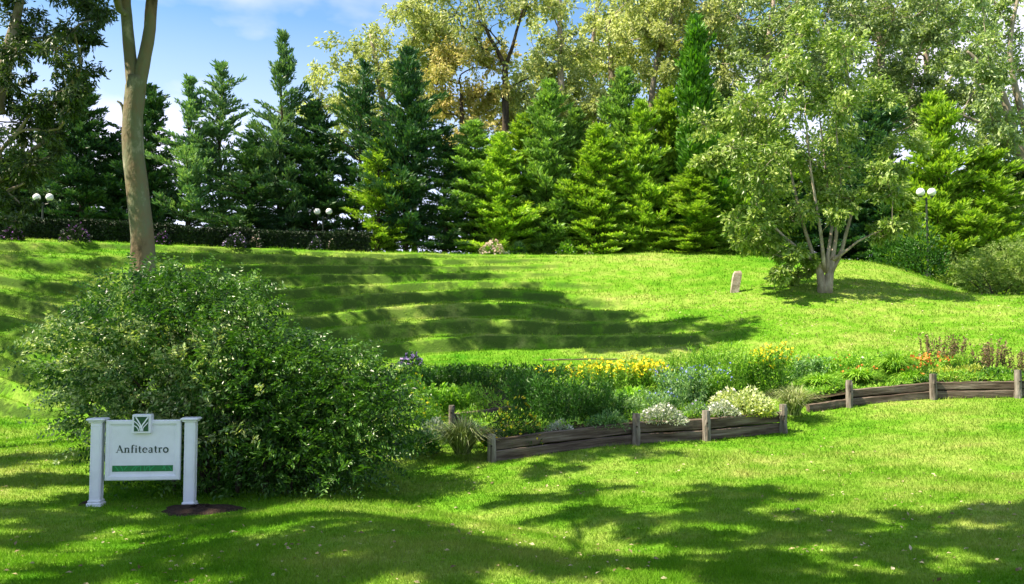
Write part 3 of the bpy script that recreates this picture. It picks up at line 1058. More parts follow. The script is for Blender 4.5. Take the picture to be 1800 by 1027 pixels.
back_tree(gum_label[1], 47,
          [([(1560, 430), (1560, 250), (1550, 120), (1540, 0)], [.32, .26, .2, .1]), ([(1555, 200), (1620, 180), (1700, 110)], [.12, .09, .05])],
          [(1480, 50, 44), (1530, 30, 44), (1580, 50, 44), (1500, 110, 42), (1560, 110, 44), (1610, 100, 40), (1630, 40, 44), (1480, 170, 36), (1600, 160, 36), (1560, 190, 36), (1660, 130, 36), (1680, 60, 40), (1640, 200, 30), (1500, 240, 36), (1490, -20, 50), (1570, -30, 50), (1650, -20, 50), (1700, 170, 34)],
          M['euc'], M['bark_grey'], 330, (.2, .075), 3)
back_tree(gum_label[2], 43,
          [([(1850, 430), (1820, 330), (1790, 265), (1760, 160), (1715, 105), (1700, 90)], [.34, .3, .26, .16, .1, .05]), ([(1835, 320), (1800, 210), (1775, 90), (1795, -30)], [.2, .17, .13, .06]),
           ([(1800, 270), (1720, 215), (1650, 190)], [.11, .09, .04])],
          [(1740, 60, 40, .8), (1700, 150, 34), (1740, 200, 34), (1780, 140, 34, .8), (1790, 220, 34), (1760, 260, 34), (1790, 310, 36), (1820, 370, 40), (1770, 350, 34), (1780, 20, 26, .5), (1820, 120, 44), (1850, 250, 60), (1730, -10, 40), (1850, 30, 60, .6), (1790, 410, 30), (1740, 310, 26)],
          M['euc'], M['bark_pale'], 330, (.19, .07), 3)


back_tree('pale thin tree low between the slim conifer and the golden tree', 54,
          [([(730, 430), (728, 300), (735, 200), (745, 140)], [.2, .16, .12, .05])],
          [(600, 240, 26, .6), (650, 240, 28, .7), (700, 210, 30, .8), (745, 190, 30, .8), (620, 200, 26, .7), (760, 130, 30), (790, 80, 34, .8), (740, 110, 30), (680, 280, 26, .5), (800, 280, 26, .5), (570, 190, 22, .6)],
          M['yellowgreen'], M['bark_pale'], 260)
back_tree('tall olive tree crossing the top edge right of the bare forked crown', 56,
          [([(1050, 430), (1045, 250), (1040, 120), (1050, 0)], [.28, .24, .18, .1])],
          [(1030, 20, 34, .8), (1070, 10, 40), (1110, 40, 36), (1060, 110, 34), (1020, 110, 30, .8), (1100, 120, 34), (1150, 60, 36), (930, 110, 26, .7), (960, 50, 22, .4), (1130, -20, 44), (900, 200, 30), (940, 240, 30), (1180, 170, 34), (1150, 230, 34), (1000, 150, 28)],
          M['olive'], M['bark_grey'], 300)
back_tree('grey-green tree closing the wall of foliage behind the columnar cypress', 54,
          [([(1270, 430), (1270, 250), (1275, 120), (1280, 0)], [.3, .24, .18, .1])],
          [(1200, 10, 44), (1250, 30, 44), (1300, 10, 44), (1200, 70, 44), (1250, 90, 44), (1310, 80, 44), (1360, 60, 44), (1210, 150, 40), (1290, 150, 44), (1350, 160, 44), (1230, -40, 50), (1330, -40, 50), (1290, 230, 44), (1250, 300, 40), (1320, 330, 40)],
          M['euc'], M['bark_grey'], 300, (.22, .085))
back_tree('distant grey-green tree filling the sky above the right conifers', 55,
          [([(1640, 430), (1640, 250), (1630, 120), (1620, 0)], [.32, .26, .2, .1])],
          [(1420, 20, 46), (1480, 0, 46), (1540, 20, 46), (1600, 0, 46), (1650, 30, 46), (1700, 0, 46), (1450, 90, 46), (1520, 90, 46), (1590, 70, 46), (1650, 100, 46), (1710, 90, 40), (1740, 40, 30, .6), (1470, 160, 44), (1540, 160, 44), (1600, 150, 44), (1680, 160, 44),
           (1740, 140, 44), (1560, 230, 44), (1640, 240, 44), (1720, 230, 44), (1790, 240, 44), (1440, 220, 44), (1400, -30, 50), (1620, -50, 50)],
          M['euc'], M['bark_grey'], 300, (.22, .085))


# ---------------------------------------------------------------- conifers
def conifer_mesh(H, Rad, seed, up=.25, dens=1.0, power=.8, spray=.17, width=.05, low=.06, crownlow=.35, twin=False):
    rs = np.random.RandomState(seed)
    tb = MB()
    zs = np.linspace(0, H, 12)
    P = np.c_[.04 * np.sin(zs * 1.1 + seed), .04 * np.cos(zs * .9 + seed), zs]
    tb.tube(P, .022 * H * (1 - zs / H * .92) * .75, 8, .1)
    lb = MB()
    n = int(H / .2 * 6 * dens)
    hs = low + (1 - low) * rs.rand(n) ** 1.0
    PS, DS, SZ = [], [], []
    lump = rs.rand(7) * 6.28
    for h in hs:
        az = rs.rand() * 2 * pi
        h = min(h, .995)
        prof = (1 - h) ** power
        if h < crownlow:
            prof *= .75 + .25 * h / crownlow
        prof *= 1 + .22 * sin(az * 2 + lump[0] + h * 9) + .18 * sin(h * 23 + lump[1] + az)
        ln = max(.18, Rad * prof * rs.choice([rs.uniform(.35, .8), rs.uniform(.75, 1.2)]))
        el = up + .35 * h + rs.normal(0, .12)
        d = np.array([cos(az) * cos(el), sin(az) * cos(el), sin(el)])
        a = np.array([0, 0, h * H])
        k = max(3, int(ln / .13))
        t = np.linspace(.18 if ln > .6 else .05, 1, k)
        sag = -.10 * ln * t ** 2
        C = a + d * (ln * t)[:, None]
        C[:, 2] += sag
        if ln > .35:
            tb.tube(np.vstack([a, C[k // 2], C[-1]]), [.02 * ln ** .5 + .005, .012 * ln ** .5, .004], 3, 0, False)
        side = np.cross(d, [0, 0, 1.0])
        side /= np.linalg.norm(side) + 1e-9
        for sgn in (-1, 1, 0):
            m = 3 if sgn else 2
            lat = (.36 * (1 - t) ** .7 + .08) * ln * .55
            for _ in range(m):
                u = rs.rand(k)
                pos = C + side * (sgn * lat * u)[:, None] + rs.normal(0, .035, (k, 3))
                dd = d * (.9 + .3 * rs.rand(k))[:, None] + side * (sgn * .8) + rs.normal(0, .38, (k, 3))
                dd[:, 2] += .38
                PS.append(pos)
                DS.append(dd)
                SZ.append(np.full(k, 1.0) * (.7 + .7 * rs.rand(k)))
    PS, DS, SZ = np.vstack(PS), np.vstack(DS), np.concatenate(SZ)
    lb.leaves(PS, DS, rdir(len(PS), .8), spray * SZ, width * SZ, .15)
    return tb.mesh('trunk', M['bark_dark'], True), lb.mesh('crown', M['conifer_dark'])


VAR = {
    'full': [conifer_mesh(10, 3.3, 1, .22, 1.1, .6, .24, .085), conifer_mesh(10, 3.1, 2, .30, 1.1, .55, .24, .085), conifer_mesh(10, 3.4, 3, .15, 1.1, .55, .24, .085)],
    'thin': [conifer_mesh(10, 3.0, 4, .35, .55, .6, .24, .075, .03), conifer_mesh(10, 2.9, 5, .40, .6, .7, .24, .075, .03), conifer_mesh(10, 3.2, 6, .3, .55, .55, .24, .075, .03)],
    'lush': [conifer_mesh(10, 2.5, 7, .45, 1.5, .6, .25, .085, .0, .1), conifer_mesh(10, 2.4, 8, .35, 1.5, .55, .25, .085, .0, .1), conifer_mesh(10, 2.6, 9, .25, 1.4, .5, .26, .085, .0, .1)],
    'column': [conifer_mesh(10, 2.0, 10, 1.05, 2.2, .4, .26, .09, 0, .05)],
}
CON = [  # px, py top, Y, width factor, variant, index, material, label
    (30, 265, 43, 1.0, 'full', 0, 'conifer_dark', 'dark conifer half hidden behind the gum at the left edge'),
    (90, 225, 44, .9, 'full', 1, 'conifer_dark', 'dark conifer standing behind the left pair of white lamp globes'),
    (148, 132, 42, .85, 'full', 0, 'conifer_dark', 'dark narrow conifer with a pointed top left of the forked gum trunk'),
    (205, 235, 43, .9, 'full', 2, 'conifer_dark', 'short dark conifer right behind the forked gum trunk'),
    (268, 155, 43, .85, 'full', 1, 'conifer_dark', 'dark conifer just right of the forked gum trunk'),
    (338, 138, 43, 1.0, 'thin', 1, 'conifer_blue', 'bluish conifer with a blunt top, left one of the broad pair'),
    (392, 116, 44, 1.0, 'thin', 0, 'conifer_blue', 'bluish conifer, taller right one of the broad pair'),
    (440, 235, 42, .9, 'full', 2, 'conifer_dark', 'low dark conifer between the broad pair and the tall spire'),
    (497, 60, 43, .85, 'thin', 1, 'conifer_blue', 'tall pale blue-green conifer with the highest thin spire'),
    (556, 180, 43, 1.0, 'full', 0, 'conifer_dark', 'dark conifer behind the small twin lamp right of the spire'),
    (628, 112, 43, .85, 'thin', 2, 'conifer_dark', 'slim dark conifer in front of the pale yellow-green crown'),
    (715, 88, 42, .9, 'full', 1, 'conifer_dark', 'tall dark conifer with a ragged tip left of the golden tree'),
    (665, 250, 41.5, 1.0, 'thin', 0, 'conifer_green', 'open low conifer in front of a bright gap of sky'),
    (782, 225, 42, 1.0, 'thin', 2, 'conifer_dark', 'open dark conifer below the golden tree'),
    (835, 215, 42.5, 1.0, 'full', 0, 'conifer_green', 'green conifer behind the white flowering shrub on the ridge'),
    (878, 235, 41.5, .95, 'lush', 1, 'conifer_green', 'conifer standing at the foot of the dark forked trunk'),
    (918, 205, 43, .95, 'lush', 2, 'conifer_green', 'conifer just left of the pointed middle conifer'),
    (960, 148, 42.5, 1.0, 'lush', 0, 'conifer_green', 'bright green pointed conifer in the middle of the ridge'),
    (1002, 195, 43.2, .95, 'lush', 1, 'conifer_green', 'conifer just right of the pointed middle conifer'),
    (1045, 222, 41.6, 1.0, 'lush', 2, 'conifer_green', 'lowest bright conifer between the two pointed ones'),
    (1090, 128, 43, 1.0, 'lush', 1, 'conifer_green', 'tall bright green conifer left of the columnar cypress'),
    (1128, 180, 42, .95, 'lush', 0, 'conifer_green', 'conifer second left of the columnar cypress'),
    (1168, 160, 43.3, .95, 'lush', 2, 'conifer_green', 'conifer touching the left side of the columnar cypress'),
    (1216, 45, 41.8, 1.25, 'column', 0, 'cypress', 'narrow columnar cypress of vivid green'),
    (1225, 290, 41.0, 1.1, 'lush', 2, 'conifer_green', 'low conifer in front of the columnar cypress'),
    (1262, 170, 43, .95, 'lush', 0, 'conifer_green', 'conifer touching the right side of the columnar cypress'),
    (1300, 235, 42, 1.0, 'lush', 1, 'conifer_green', 'conifer partly hidden by the left side of the many-stemmed tree'),
    (1345, 215, 43, 1.0, 'lush', 2, 'conifer_green', 'conifer seen through the left limbs of the many-stemmed tree'),
    (1380, 250, 43, 1.0, 'full', 2, 'conifer_dark', 'dark conifer seen through the many-stemmed tree'),
    (1470, 230, 43, 1.1, 'full', 0, 'conifer_dark', 'dark shaded conifer behind the pale stems of the bank tree'),
    (1545, 175, 42, 1.1, 'full', 1, 'conifer_dark', 'dark conifer between the many-stemmed tree and the bright right conifer'),
    (1638, 168, 40, 1.25, 'lush', 0, 'conifer_green', 'bright green conifer directly behind the right lamp'),
    (1738, 262, 39.5, 1.3, 'lush', 2, 'conifer_green', 'shorter bright conifer right of the right lamp'),
    (1700, 330, 44, 1.2, 'full', 2, 'conifer_dark', 'dark conifer in the shade behind the two bright right ones'),
    (1800, 300, 44, 1.2, 'full', 0, 'conifer_dark', 'dark conifer behind the round shrub at the right edge'),
    (1590, 330, 43, 1.2, 'full', 2, 'conifer_dark', 'low dark conifer in the shade left of the right lamp'),
]
proto_used = set()
for (px, py, Y, wf, var, vi, mat, lab) in CON:
    x = pix(px, py, Y)
    zb = float(gz(x[0], Y)) - .15
    H = x[2] - zb
    tm, lm = VAR[var][vi]
    root = thing('conifer', lab, 'conifer tree', (x[0], Y, zb), R.rand() * 6.28, 'conifers planted along the ridge')
    sc = H / 10.0
    ws = wf * (0.55 + 0.45 * sc)
    t_ = link('trunk', tm, root)
    c_ = link('crown', lm, root)
    for o in (t_, c_):
        o.scale = (ws, ws, sc)
    c_.material_slots[0].link = 'OBJECT'
    if mat == 'conifer_green' and px < 1600 and R.rand() < .3:
        mat = 'conifer_olive'
    c_.material_slots[0].material = M[mat]
    root.rotation_euler = (R.normal(0, .018), R.normal(0, .018), R.rand() * 6.28)

# ---------------------------------------------------------------- unseen neighbours that shade the lawn (they stand left of the picture)
B_SPOTS = [(540, 905), (620, 912), (710, 928), (785, 948), (855, 965), (690, 950), (610, 935), (780, 975), (880, 972), (960, 990), (700, 975), (600, 960), (820, 1000), (520, 915)]
C_SPOTS = [(950, 848), (1050, 866), (1150, 862), (1250, 872), (1340, 884), (940, 880), (1080, 900), (1200, 905), (1300, 905), (1430, 902), (1130, 940), (1250, 945), (1370, 935), (1480, 930), (1580, 915), (1680, 900),
           (1780, 900), (1230, 990), (1370, 985), (1500, 975), (1620, 955), (1740, 950), (1600, 1010), (1750, 1005), (1450, 1020), (1320, 1030), (1540, 950), (1820, 960), (1690, 985), (1870, 1010), (1850, 920)]
A_SPOTS = [(60, 800), (150, 795), (30, 850), (120, 850), (230, 868), (60, 905), (170, 930), (290, 925), (420, 925), (20, 960), (130, 1000), (350, 985), (480, 990), (-40, 820), (-60, 900), (400, 892),
           (560, 1020), (60, 1050), (330, 878), (370, 884), (290, 880), (430, 892), (250, 882), (400, 888), (310, 880), (350, 886), (330, 890), (290, 892)]
F_SPOTS = [(700, 700), (780, 690), (850, 682), (920, 690), (800, 732), (880, 740), (960, 722), (1020, 742), (760, 782), (860, 792), (930, 795), (1000, 792), (1060, 782), (640, 700),
           (700, 655), (780, 652), (860, 655), (930, 662)]
U_SPOTS = [(380, 600), (430, 640), (520, 720), (600, 740), (450, 700), (560, 800)]
for (bx, by, cs, lab) in [
    (-8.6, 3.5, shade(B_SPOTS, 9.5, (.5, .65), .06) + shade(C_SPOTS, 10.0, (.36, .62), .32), 'gum tree left of the picture shading the near lawn'),
    (-16.5, 8.0, shade(A_SPOTS, 10.0, (.45, .75), .2) + shade([q_ for q_ in A_SPOTS if q_[0] < 130 or q_[1] > 900], 10.6, (.4, .7), .4), 'gum tree far left of the picture shading the lawn round the sign'),
    (-14.5, 15.0, shade(F_SPOTS, 11.5, (.7, 1.0), .25) + shade(U_SPOTS, 12.5, (.5, .8), .3), 'gum tree left of the picture shading the shrub and flower bed'),
]:
    z0 = float(gz(bx, by)) - .1
    broadleaf(lab, (bx, by, z0), [([(bx, by, z0), (bx + .2, by + .5, z0 + 4), (bx + .9, by + 1.5, z0 + 7.5), (bx + 1.5, by + 2.5, z0 + 9.5)], [.35, .28, .22, .1])],
              cs, M['euc'], M['bark_pale'], 400, (.24, .115), .5, twigs=8, rtip=.016)


# ---------------------------------------------------------------- the big shrub
def spray_shrub(name, label, base, lumps, mats, nspray, leaf=(.055, .024), spray_len=.42, cat='shrub', pale=None, stems=14, along=11, updir=.5, group=None, clear=None):
    """lumps (x,y,z,rx,ry,rz); arching sprays with paired leaves start inside the lumps and reach past their skin"""
    base = np.asarray(base, float)
    root = thing(name, label, cat, base, 0, group)
    lumps = np.array(lumps, float)
    w = (lumps[:, 3] * lumps[:, 5])
    w /= w.sum()
    ids = R.choice(len(lumps), nspray, p=w)
    d = rdir(nspray, .15)
    lu = lumps[ids]
    rr = (0.55 + .5 * R.rand(nspray) ** .6)
    S = lu[:, :3] + d * lu[:, 3:6] * rr[:, None] - base
    gzv = gz(S[:, 0] + base[0], S[:, 1] + base[1]) - base[2]
    keep = S[:, 2] > gzv + .03
    S, d = S[keep], d[keep]
    n = len(S)
    D = d * np.array([1, 1, .6]) + rdir(n) * .35 + np.array([0, 0, updir])
    D /= np.linalg.norm(D, axis=1)[:, None]
    ln = spray_len * (.5 + .8 * R.rand(n))
    side = np.cross(D, rdir(n, .9))
    side /= np.linalg.norm(side, axis=1)[:, None] + 1e-9
    nb = np.cross(side, D)
    lb = MB()
    lb2 = MB()
    tw = MB()
    palem = None
    if pale is not None:
        palem = pale(S + base)
    for j in range(along):
        t = (j + .5) / along
        for sg in (-1, 1):
            tj = np.clip(t + R.normal(0, .03, n), 0, 1)
            P = S + D * (ln * tj)[:, None]
            P[:, 2] -= .35 * ln * tj ** 2
            T = D.copy()
            T[:, 2] -= .7 * tj
            LD = T * .55 + side * sg + R.normal(0, .25, (n, 3))
            sz = (.65 + .5 * R.rand(n)) * (1.1 - .4 * t)
            NN = nb + R.normal(0, .35, (n, 3))
            if clear is not None:
                ok = ~clear(P + base)
            else:
                ok = np.ones(n, bool)
            if palem is None:
                lb.leaves(P[ok], LD[ok], NN[ok], leaf[0] * sz[ok], leaf[1] * sz[ok], .2)
            else:
                a = ~palem & ok
                lb.leaves(P[a], LD[a], NN[a], leaf[0] * sz[a], leaf[1] * sz[a], .2)
                a = palem & ok
                if a.any():
                    lb2.leaves(P[a], LD[a], NN[a], leaf[0] * sz[a], leaf[1] * sz[a], .2)
    gr = R.rand(stems, 2) - .5
    for i in range(stems):
        l = lumps[R.randint(len(lumps))]
        e = l[:3] - base + rdir(1)[0] * l[3:6] * .8
        s = np.array([(l[0] - base[0]) * .35 + gr[i, 0] * .6, (l[1] - base[1]) * .35 + gr[i, 1] * .4, 0])
        s[2] = gz(s[0] + base[0], s[1] + base[1]) - base[2] - .05
        tw.tube(bez(s, s + [0, 0, e[2] * .5], (s + e) / 2 + [0, 0, .2], e, 8), np.linspace(.028, .008, 8), 5, .1, False)
    tw.obj('stem', M['bark_dark'], root)
    lb.obj('foliage', mats[0], root)
    if palem is not None and len(lb2.V):
        o = lb2.obj('foliage', mats[1], root)
        o['label'] = 'glossy foliage with sunlight painted in as paler leaves'
    return root


Y = 13.4
lum = []
for px, py, rp in [(240, 580, 90), (330, 565, 85), (170, 650, 80), (150, 600, 45), (260, 690, 115), (390, 628, 85), (470, 660, 80), (550, 680, 70), (620, 710, 75), (440, 740, 130), (560, 750, 115), (650, 740, 70),
                   (350, 780, 100), (540, 810, 80), (440, 815, 75), (620, 790, 70), (300, 540, 50), (90, 610, 30), (410, 560, 60), (190, 745, 60), (310, 660, 110), (500, 700, 100), (510, 830, 55), (670, 715, 45), (240, 780, 55)]:
    yy = Y + R.uniform(-.25, .25) - (py - 640) / 260.0 * .55
    p = pix(px, py, yy)
    r = rp / FPX * yy
    lum.append((*p, r, min(r, .75), r))
    if rp > 75:
        p2 = pix(px, py - 8, yy + 1.0)
        lum.append((*p2, r * .9, r * .8, r * .85))
bb = pix(430, 860, 13.3)
bb[2] = float(gz(bb[0], bb[1]))


def sunlit_patch(P):
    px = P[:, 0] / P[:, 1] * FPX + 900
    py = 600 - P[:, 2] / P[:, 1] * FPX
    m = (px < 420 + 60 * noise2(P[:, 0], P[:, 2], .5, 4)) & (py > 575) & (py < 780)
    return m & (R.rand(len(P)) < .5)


spray_shrub('broad_shrub', 'huge spreading green shrub with arching leafy sprays behind the white sign', bb, lum, [M['bush'], M['bush_sunlit']], 7600, leaf=(.088, .042), spray_len=.52, along=8, pale=sunlit_patch, stems=30,
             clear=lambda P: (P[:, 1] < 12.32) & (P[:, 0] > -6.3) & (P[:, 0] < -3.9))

# ---------------------------------------------------------------- hedge and flowering shrubs on the ridge
hr = thing('clipped_hedge', 'long dark low hedge along the top of the left terraces', 'hedge', pix(320, 440, 39.5))
hb = MB()
hx = []
for px in np.linspace(-60, 650, 90):
    Yh = np.interp(px, [-60, 0, 300, 500, 700], [35.2, 36.2, 38.8, 40.0, 40.8])
    p = pix(px, 440, Yh)
    z = float(gz(p[0], p[1]))
    hx.append((p[0], p[1], z))
hx = np.array(hx)
idx = R.randint(0, len(hx) - 1, 26000)
f = R.rand(26000)[:, None]
Pp = hx[idx] * (1 - f) + hx[idx + 1] * f
hh = .78 + .10 * noise2(Pp[:, 0], Pp[:, 1], 1.0, 8)
fa = R.rand(26000)
Pp[:, 1] += np.where(fa < .5, -.42, R.uniform(-.42, .42, 26000)) + R.normal(0, .03, 26000)
Pp[:, 2] += np.where(fa < .5, R.rand(26000) * hh, hh) + R.normal(0, .03, 26000)
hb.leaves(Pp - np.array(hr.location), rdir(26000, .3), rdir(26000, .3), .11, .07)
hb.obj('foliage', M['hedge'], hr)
hc = MB()
A = hx - np.array(hr.location)
n = len(A)
V = np.vstack([A + [0, -.33, -.2], A + [0, -.33, .66], A + [0, .33, .66], A + [0, .33, -.2]])
i = np.arange(n - 1)
Q = np.vstack([np.stack([i + a * n, i + 1 + a * n, i + 1 + b_ * n, i + b_ * n], 1) for a, b_ in ((0, 1), (1, 2), (2, 3))])
hc.add(V, Q)
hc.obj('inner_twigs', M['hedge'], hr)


def dome_pts(n, w, h, fill=.55):
    d = rdir(n, 0)
    d[:, 2] = np.abs(d[:, 2])
    r = (fill + (1 - fill) * R.rand(n)) * (1 + .18 * np.sin(d[:, 0] * 5 + 1) * np.cos(d[:, 1] * 4))
    return d * r[:, None] * np.array([w / 2, w / 2 * .8, h]), d


def flower_quads(mb, P, size, D=None):
    n = len(P)
    nn = rdir(n, .9)
    for a in range(3):
        th = a * pi / 3 + R.rand(n) * .3
        u = np.cross(nn, rdir(n))
        u /= np.linalg.norm(u, axis=1)[:, None] + 1e-9
        mb.leaves(P - u * size * .5, u + nn * .25, nn, size, size * .5, .1)


def plant(kind, name, label, loc, w, h, lm, fm=None, nf=40, fs=.045, leaf=(.07, .022), n=900, cat='plant', group=None, stemmat=None, fzone=(.6, 1.0)):
    root = thing(name, label, cat, loc, 0, group)
    lb, fb, sb = MB(), MB(), MB()
    if kind == 'dome':
        P, d = dome_pts(n, w, h)
        lb.leaves(P, d * .8 + rdir(n, .3) * .7, rdir(n, .8), leaf[0] * (.7 + .6 * R.rand(n)), leaf[1])
        for k in range(5):
            e = dome_pts(1, w * .8, h * .8, .9)[0][0]
            sb.tube([[0, 0, -.05], e * [.4, .4, .5], e], [.012, .008, .004], 4, 0, False)
        if fm is not None:
            Q_, dq = dome_pts(nf, w * 1.02, h * 1.06, .93)
            flower_quads(fb, Q_, fs)
    elif kind == 'upright':    # feathery upright stems with narrow leaves
        ns = max(8, int(n / 28))
        bx = R.uniform(-.5, .5, (ns, 2)) * [w * .7, w * .5]
        for k in range(ns):
            hh = h * R.uniform(.65, 1.08)
            tip = np.array([bx[k, 0] * 1.5 + R.normal(0, .03), bx[k, 1] * 1.5, hh])
            s = np.array([bx[k, 0], bx[k, 1], -.05])
            mid = (s + tip) / 2 + R.normal(0, .02, 3)
            sb.tube([s, mid, tip], [.005, .004, .002], 3, 0, False)
            m = 28
            t = R.rand(m)[:, None] ** .8
            P = s * (1 - t) ** 2 + 2 * mid * t * (1 - t) + tip * t ** 2
            lb.leaves(P, rdir(m, .9), rdir(m, .3), leaf[0] * 1.15 * (.6 + .7 * R.rand(m)), leaf[1] * 1.6)
            if fm is not None:
                m2 = int(nf / max(ns, 1) + R.rand())
                if m2:
                    flower_quads(fb, tip[None] + R.normal(0, .045, (2 * m2, 3)), fs)
    elif kind == 'blades':     # arching long blades from one root
        m = 4
        az = R.rand(n) * 2 * pi
        out = w / 2 * (.25 + .8 * R.rand(n))
        hh = h * (.6 + .5 * R.rand(n))
        ts = np.linspace(0, 1, m + 1)
        s0 = R.normal(0, w * .06, (n, 2))
        V = []
        dirh = np.stack([np.cos(az), np.sin(az)], 1)
        sd = np.stack([-np.sin(az), np.cos(az)], 1)
        for t in ts:
            x = s0 * .5 + dirh * (out * t ** 1.05)[:, None]
            z = hh * (1.55 * t - (.55 + .55 * (out / (w / 2))) * t ** 2.2) 
            ww = leaf[1] * 1.5 * (1 - t) ** .6 + .0008
            a = np.concatenate([x - sd * ww / 2, z[:, None]], 1)
            b2 = np.concatenate([x + sd * ww / 2, z[:, None]], 1)
            V.append(np.stack([a, b2], 1))
        V = np.stack(V, 1).reshape(n, -1, 3)
        base_i = (np.arange(n) * (2 * (m + 1)))[:, None]
        Qs = []
        for k in range(m):
            Qs.append(base_i + np.array([[2 * k, 2 * k + 1, 2 * k + 3, 2 * k + 2]]))
        lb.add(V.reshape(-1, 3), np.vstack(Qs))
        if fm is not None:
            for k in range(nf):
                a = R.rand() * 2 * pi
                rr_ = w * .35 * sqrt(R.rand())
                zt = h * R.uniform(*fzone)
                e = np.array([rr_ * cos(a), rr_ * sin(a), zt])
                sb.tube([[rr_ * .3 * cos(a), rr_ * .3 * sin(a), 0], e], [.004, .003], 3, 0, False)
                flower_quads(fb, e[None] + R.normal(0, .015, (2, 3)), fs)
    if sb.n:
        sb.obj('stem', stemmat or M['l_dark'], root)
    lb.obj('foliage', lm, root)
    if fb.n:
        fb.obj('blossoms', fm, root)
    return root


def ridge(px, Y):
    p = pix(px, 440, Y)
    p[2] = float(gz(p[0], p[1])) - .03
    return p


for px, Y, w, h, fm, lab in [
    (20, 35.0, 1.0, .8, 'f_purple', 'small purple flowering shrub at the far left end of the hedge'),
    (132, 36.0, 1.5, .95, 'f_purple', 'large purple flowering shrub in front of the hedge left of the gum trunk'),
    (285, 37.6, .8, .75, 'f_purple', 'purple flowering shrub just right of the gum trunk'),
    (415, 38.6, 1.3, .8, 'f_lilac', 'lilac flowering shrub in the middle of the hedge'),
    (450, 38.9, .7, .7, 'f_blush', 'small pinkish white shrub beside the lilac one'),
    (555, 39.6, .8, .7, 'f_lilac', 'lilac flowering plant at the right end of the hedge'),
    (582, 39.8, .5, .6, 'f_blush', 'tiny pale pink plant at the right end of the hedge')]:
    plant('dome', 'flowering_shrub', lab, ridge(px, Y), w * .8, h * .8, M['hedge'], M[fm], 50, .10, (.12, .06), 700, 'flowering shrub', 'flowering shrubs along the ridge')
plant('dome', 'flowering_shrub', 'rounded shrub covered in white blossom on the ridge edge', ridge(866, 40.3), 1.15, .62, M['l_green'], M['f_blush'], 330, .12, (.1, .05), 500, 'flowering shrub')
plant('dome', 'flowering_shrub', 'tiny white flower tuft right of the white blossoming shrub', ridge(892, 40.4), .3, .18, M['l_green'], M['f_white'], 30, .08, (.08, .03), 100, 'flowering shrub')
plant('dome', 'leafy_shrub', 'blue-green leafy plant next to the white blossoming shrub', ridge(912, 41.0), .7, .62, M['l_bluegreen'], None, 0, 0, (.13, .06), 500)
plant('dome', 'leafy_shrub', 'light green bushy plant with few pale flowers on the ridge', ridge(996, 40.8), .9, .7, M['l_green'], M['f_white'], 14, .09, (.12, .05), 600)
plant('dome', 'flowering_shrub', 'pinkish flower tuft low on the ridge edge', ridge(1036, 40.4), .4, .18, M['l_green'], M['f_blush'], 40, .08, (.08, .03), 100, 'flowering shrub')

for px_, Y_, w_, h_, m_, lab_ in [(655, 42.2, 2.4, 1.3, 'l_dark', 'low leafy shrub on the ridge under the open conifer'), (722, 42.6, 2.2, 1.1, 'l_green', 'low leafy shrub on the ridge under the tall ragged conifer'),
                                  (790, 42.4, 2.6, 1.3, 'l_dark', 'low leafy shrub on the ridge below the golden tree'), (690, 43.5, 2.6, 1.5, 'l_dark', 'dark shrub behind the ridge between two conifer stems'),
                                  (600, 42.5, 2.4, 1.2, 'l_dark', 'dark shrub behind the right end of the hedge')]:
    plant('dome', 'leafy_shrub', lab_, ridge(px_, Y_), w_, h_, M[m_], None, 0, 0, (.15, .07), 900, 'shrub')

# ---------------------------------------------------------------- round shrub at the right edge
Y = 33.5
lum = []
for px, py, rp in [(1730, 480, 36), (1770, 465, 38), (1710, 470, 22), (1800, 470, 45), (1840, 475, 50), (1750, 495, 34), (1790, 500, 34), (1820, 500, 40), (1695, 485, 14)]:
    p = pix(px, py, Y + R.uniform(-.3, .3))
    r = rp / FPX * Y
    lum.append((*p, r, r, r))
bb = pix(1765, 520, Y)
bb[2] = float(gz(bb[0], bb[1]))
spray_shrub('round_shrub', 'light green rounded shrub at the right edge beyond the bank', bb, lum, [M['shrub']], 1500, (.11, .05), .45, along=7)
p = pix(1670, 448, 38)
p[2] = float(gz(p[0], p[1]))
plant('dome', 'leafy_shrub', 'pale green bush in the gap left of the rounded shrub', p, 1.2, 1.5, M['shrub'], None, 0, 0, (.13, .06), 900, 'shrub')


# ---------------------------------------------------------------- lamps
def make_lamp(px, py, Y, sep_px, label, gr=.16):
    g = pix(px, py, Y)
    zb = float(gz(g[0], g[1]))
    root = thing('street_lamp', label, 'street lamp', (g[0], g[1], zb), 0, 'twin globe lamps along the ridge')
    H = g[2] - zb
    s = sep_px / FPX * Y / 2
    mb = MB()
    mb.lathe([(.10, 0), (.10, .25), (.06, .32), (.045, .5), (.04, H - .35), (.055, H - .3), (.03, H - .22)], 12)
    mb.obj('post', M['lamp_post'], root, True)
    ar = MB()
    ar.tube([(-s, 0, H - .17), (-s * .8, 0, H - .27), (0, 0, H - .33), (s * .8, 0, H - .27), (s, 0, H - .17)], .018, 6)
    ar.obj('crossbar', M['lamp_post'], root)
    for sg in (-1, 1):
        gl = MB()
        th = np.linspace(-pi / 2, pi / 2, 12)
        gl.lathe(np.c_[np.cos(th) * gr, np.sin(th) * gr], 20)
        o = gl.obj('globe', M['lamp_globe'], root, True)
        o.location = (sg * s, 0, H)
        cb = MB()
        cb.lathe([(.07, -.035), (.07, .03), (.05, .05)], 12)
        o2 = cb.obj('collar', M['lamp_post'], o, True)
        o2.location = (0, 0, -gr)
    return root


make_lamp(76, 347, 38.0, 23, 'lamp with two white globes in front of the dark conifers at far left')
make_lamp(568, 372, 41.0, 21, 'lamp with two dim globes between the spire conifer and the slim one', .15)
make_lamp(1628, 338, 36.6, 20, 'lamp with a bright white globe in front of the right conifers', .17)

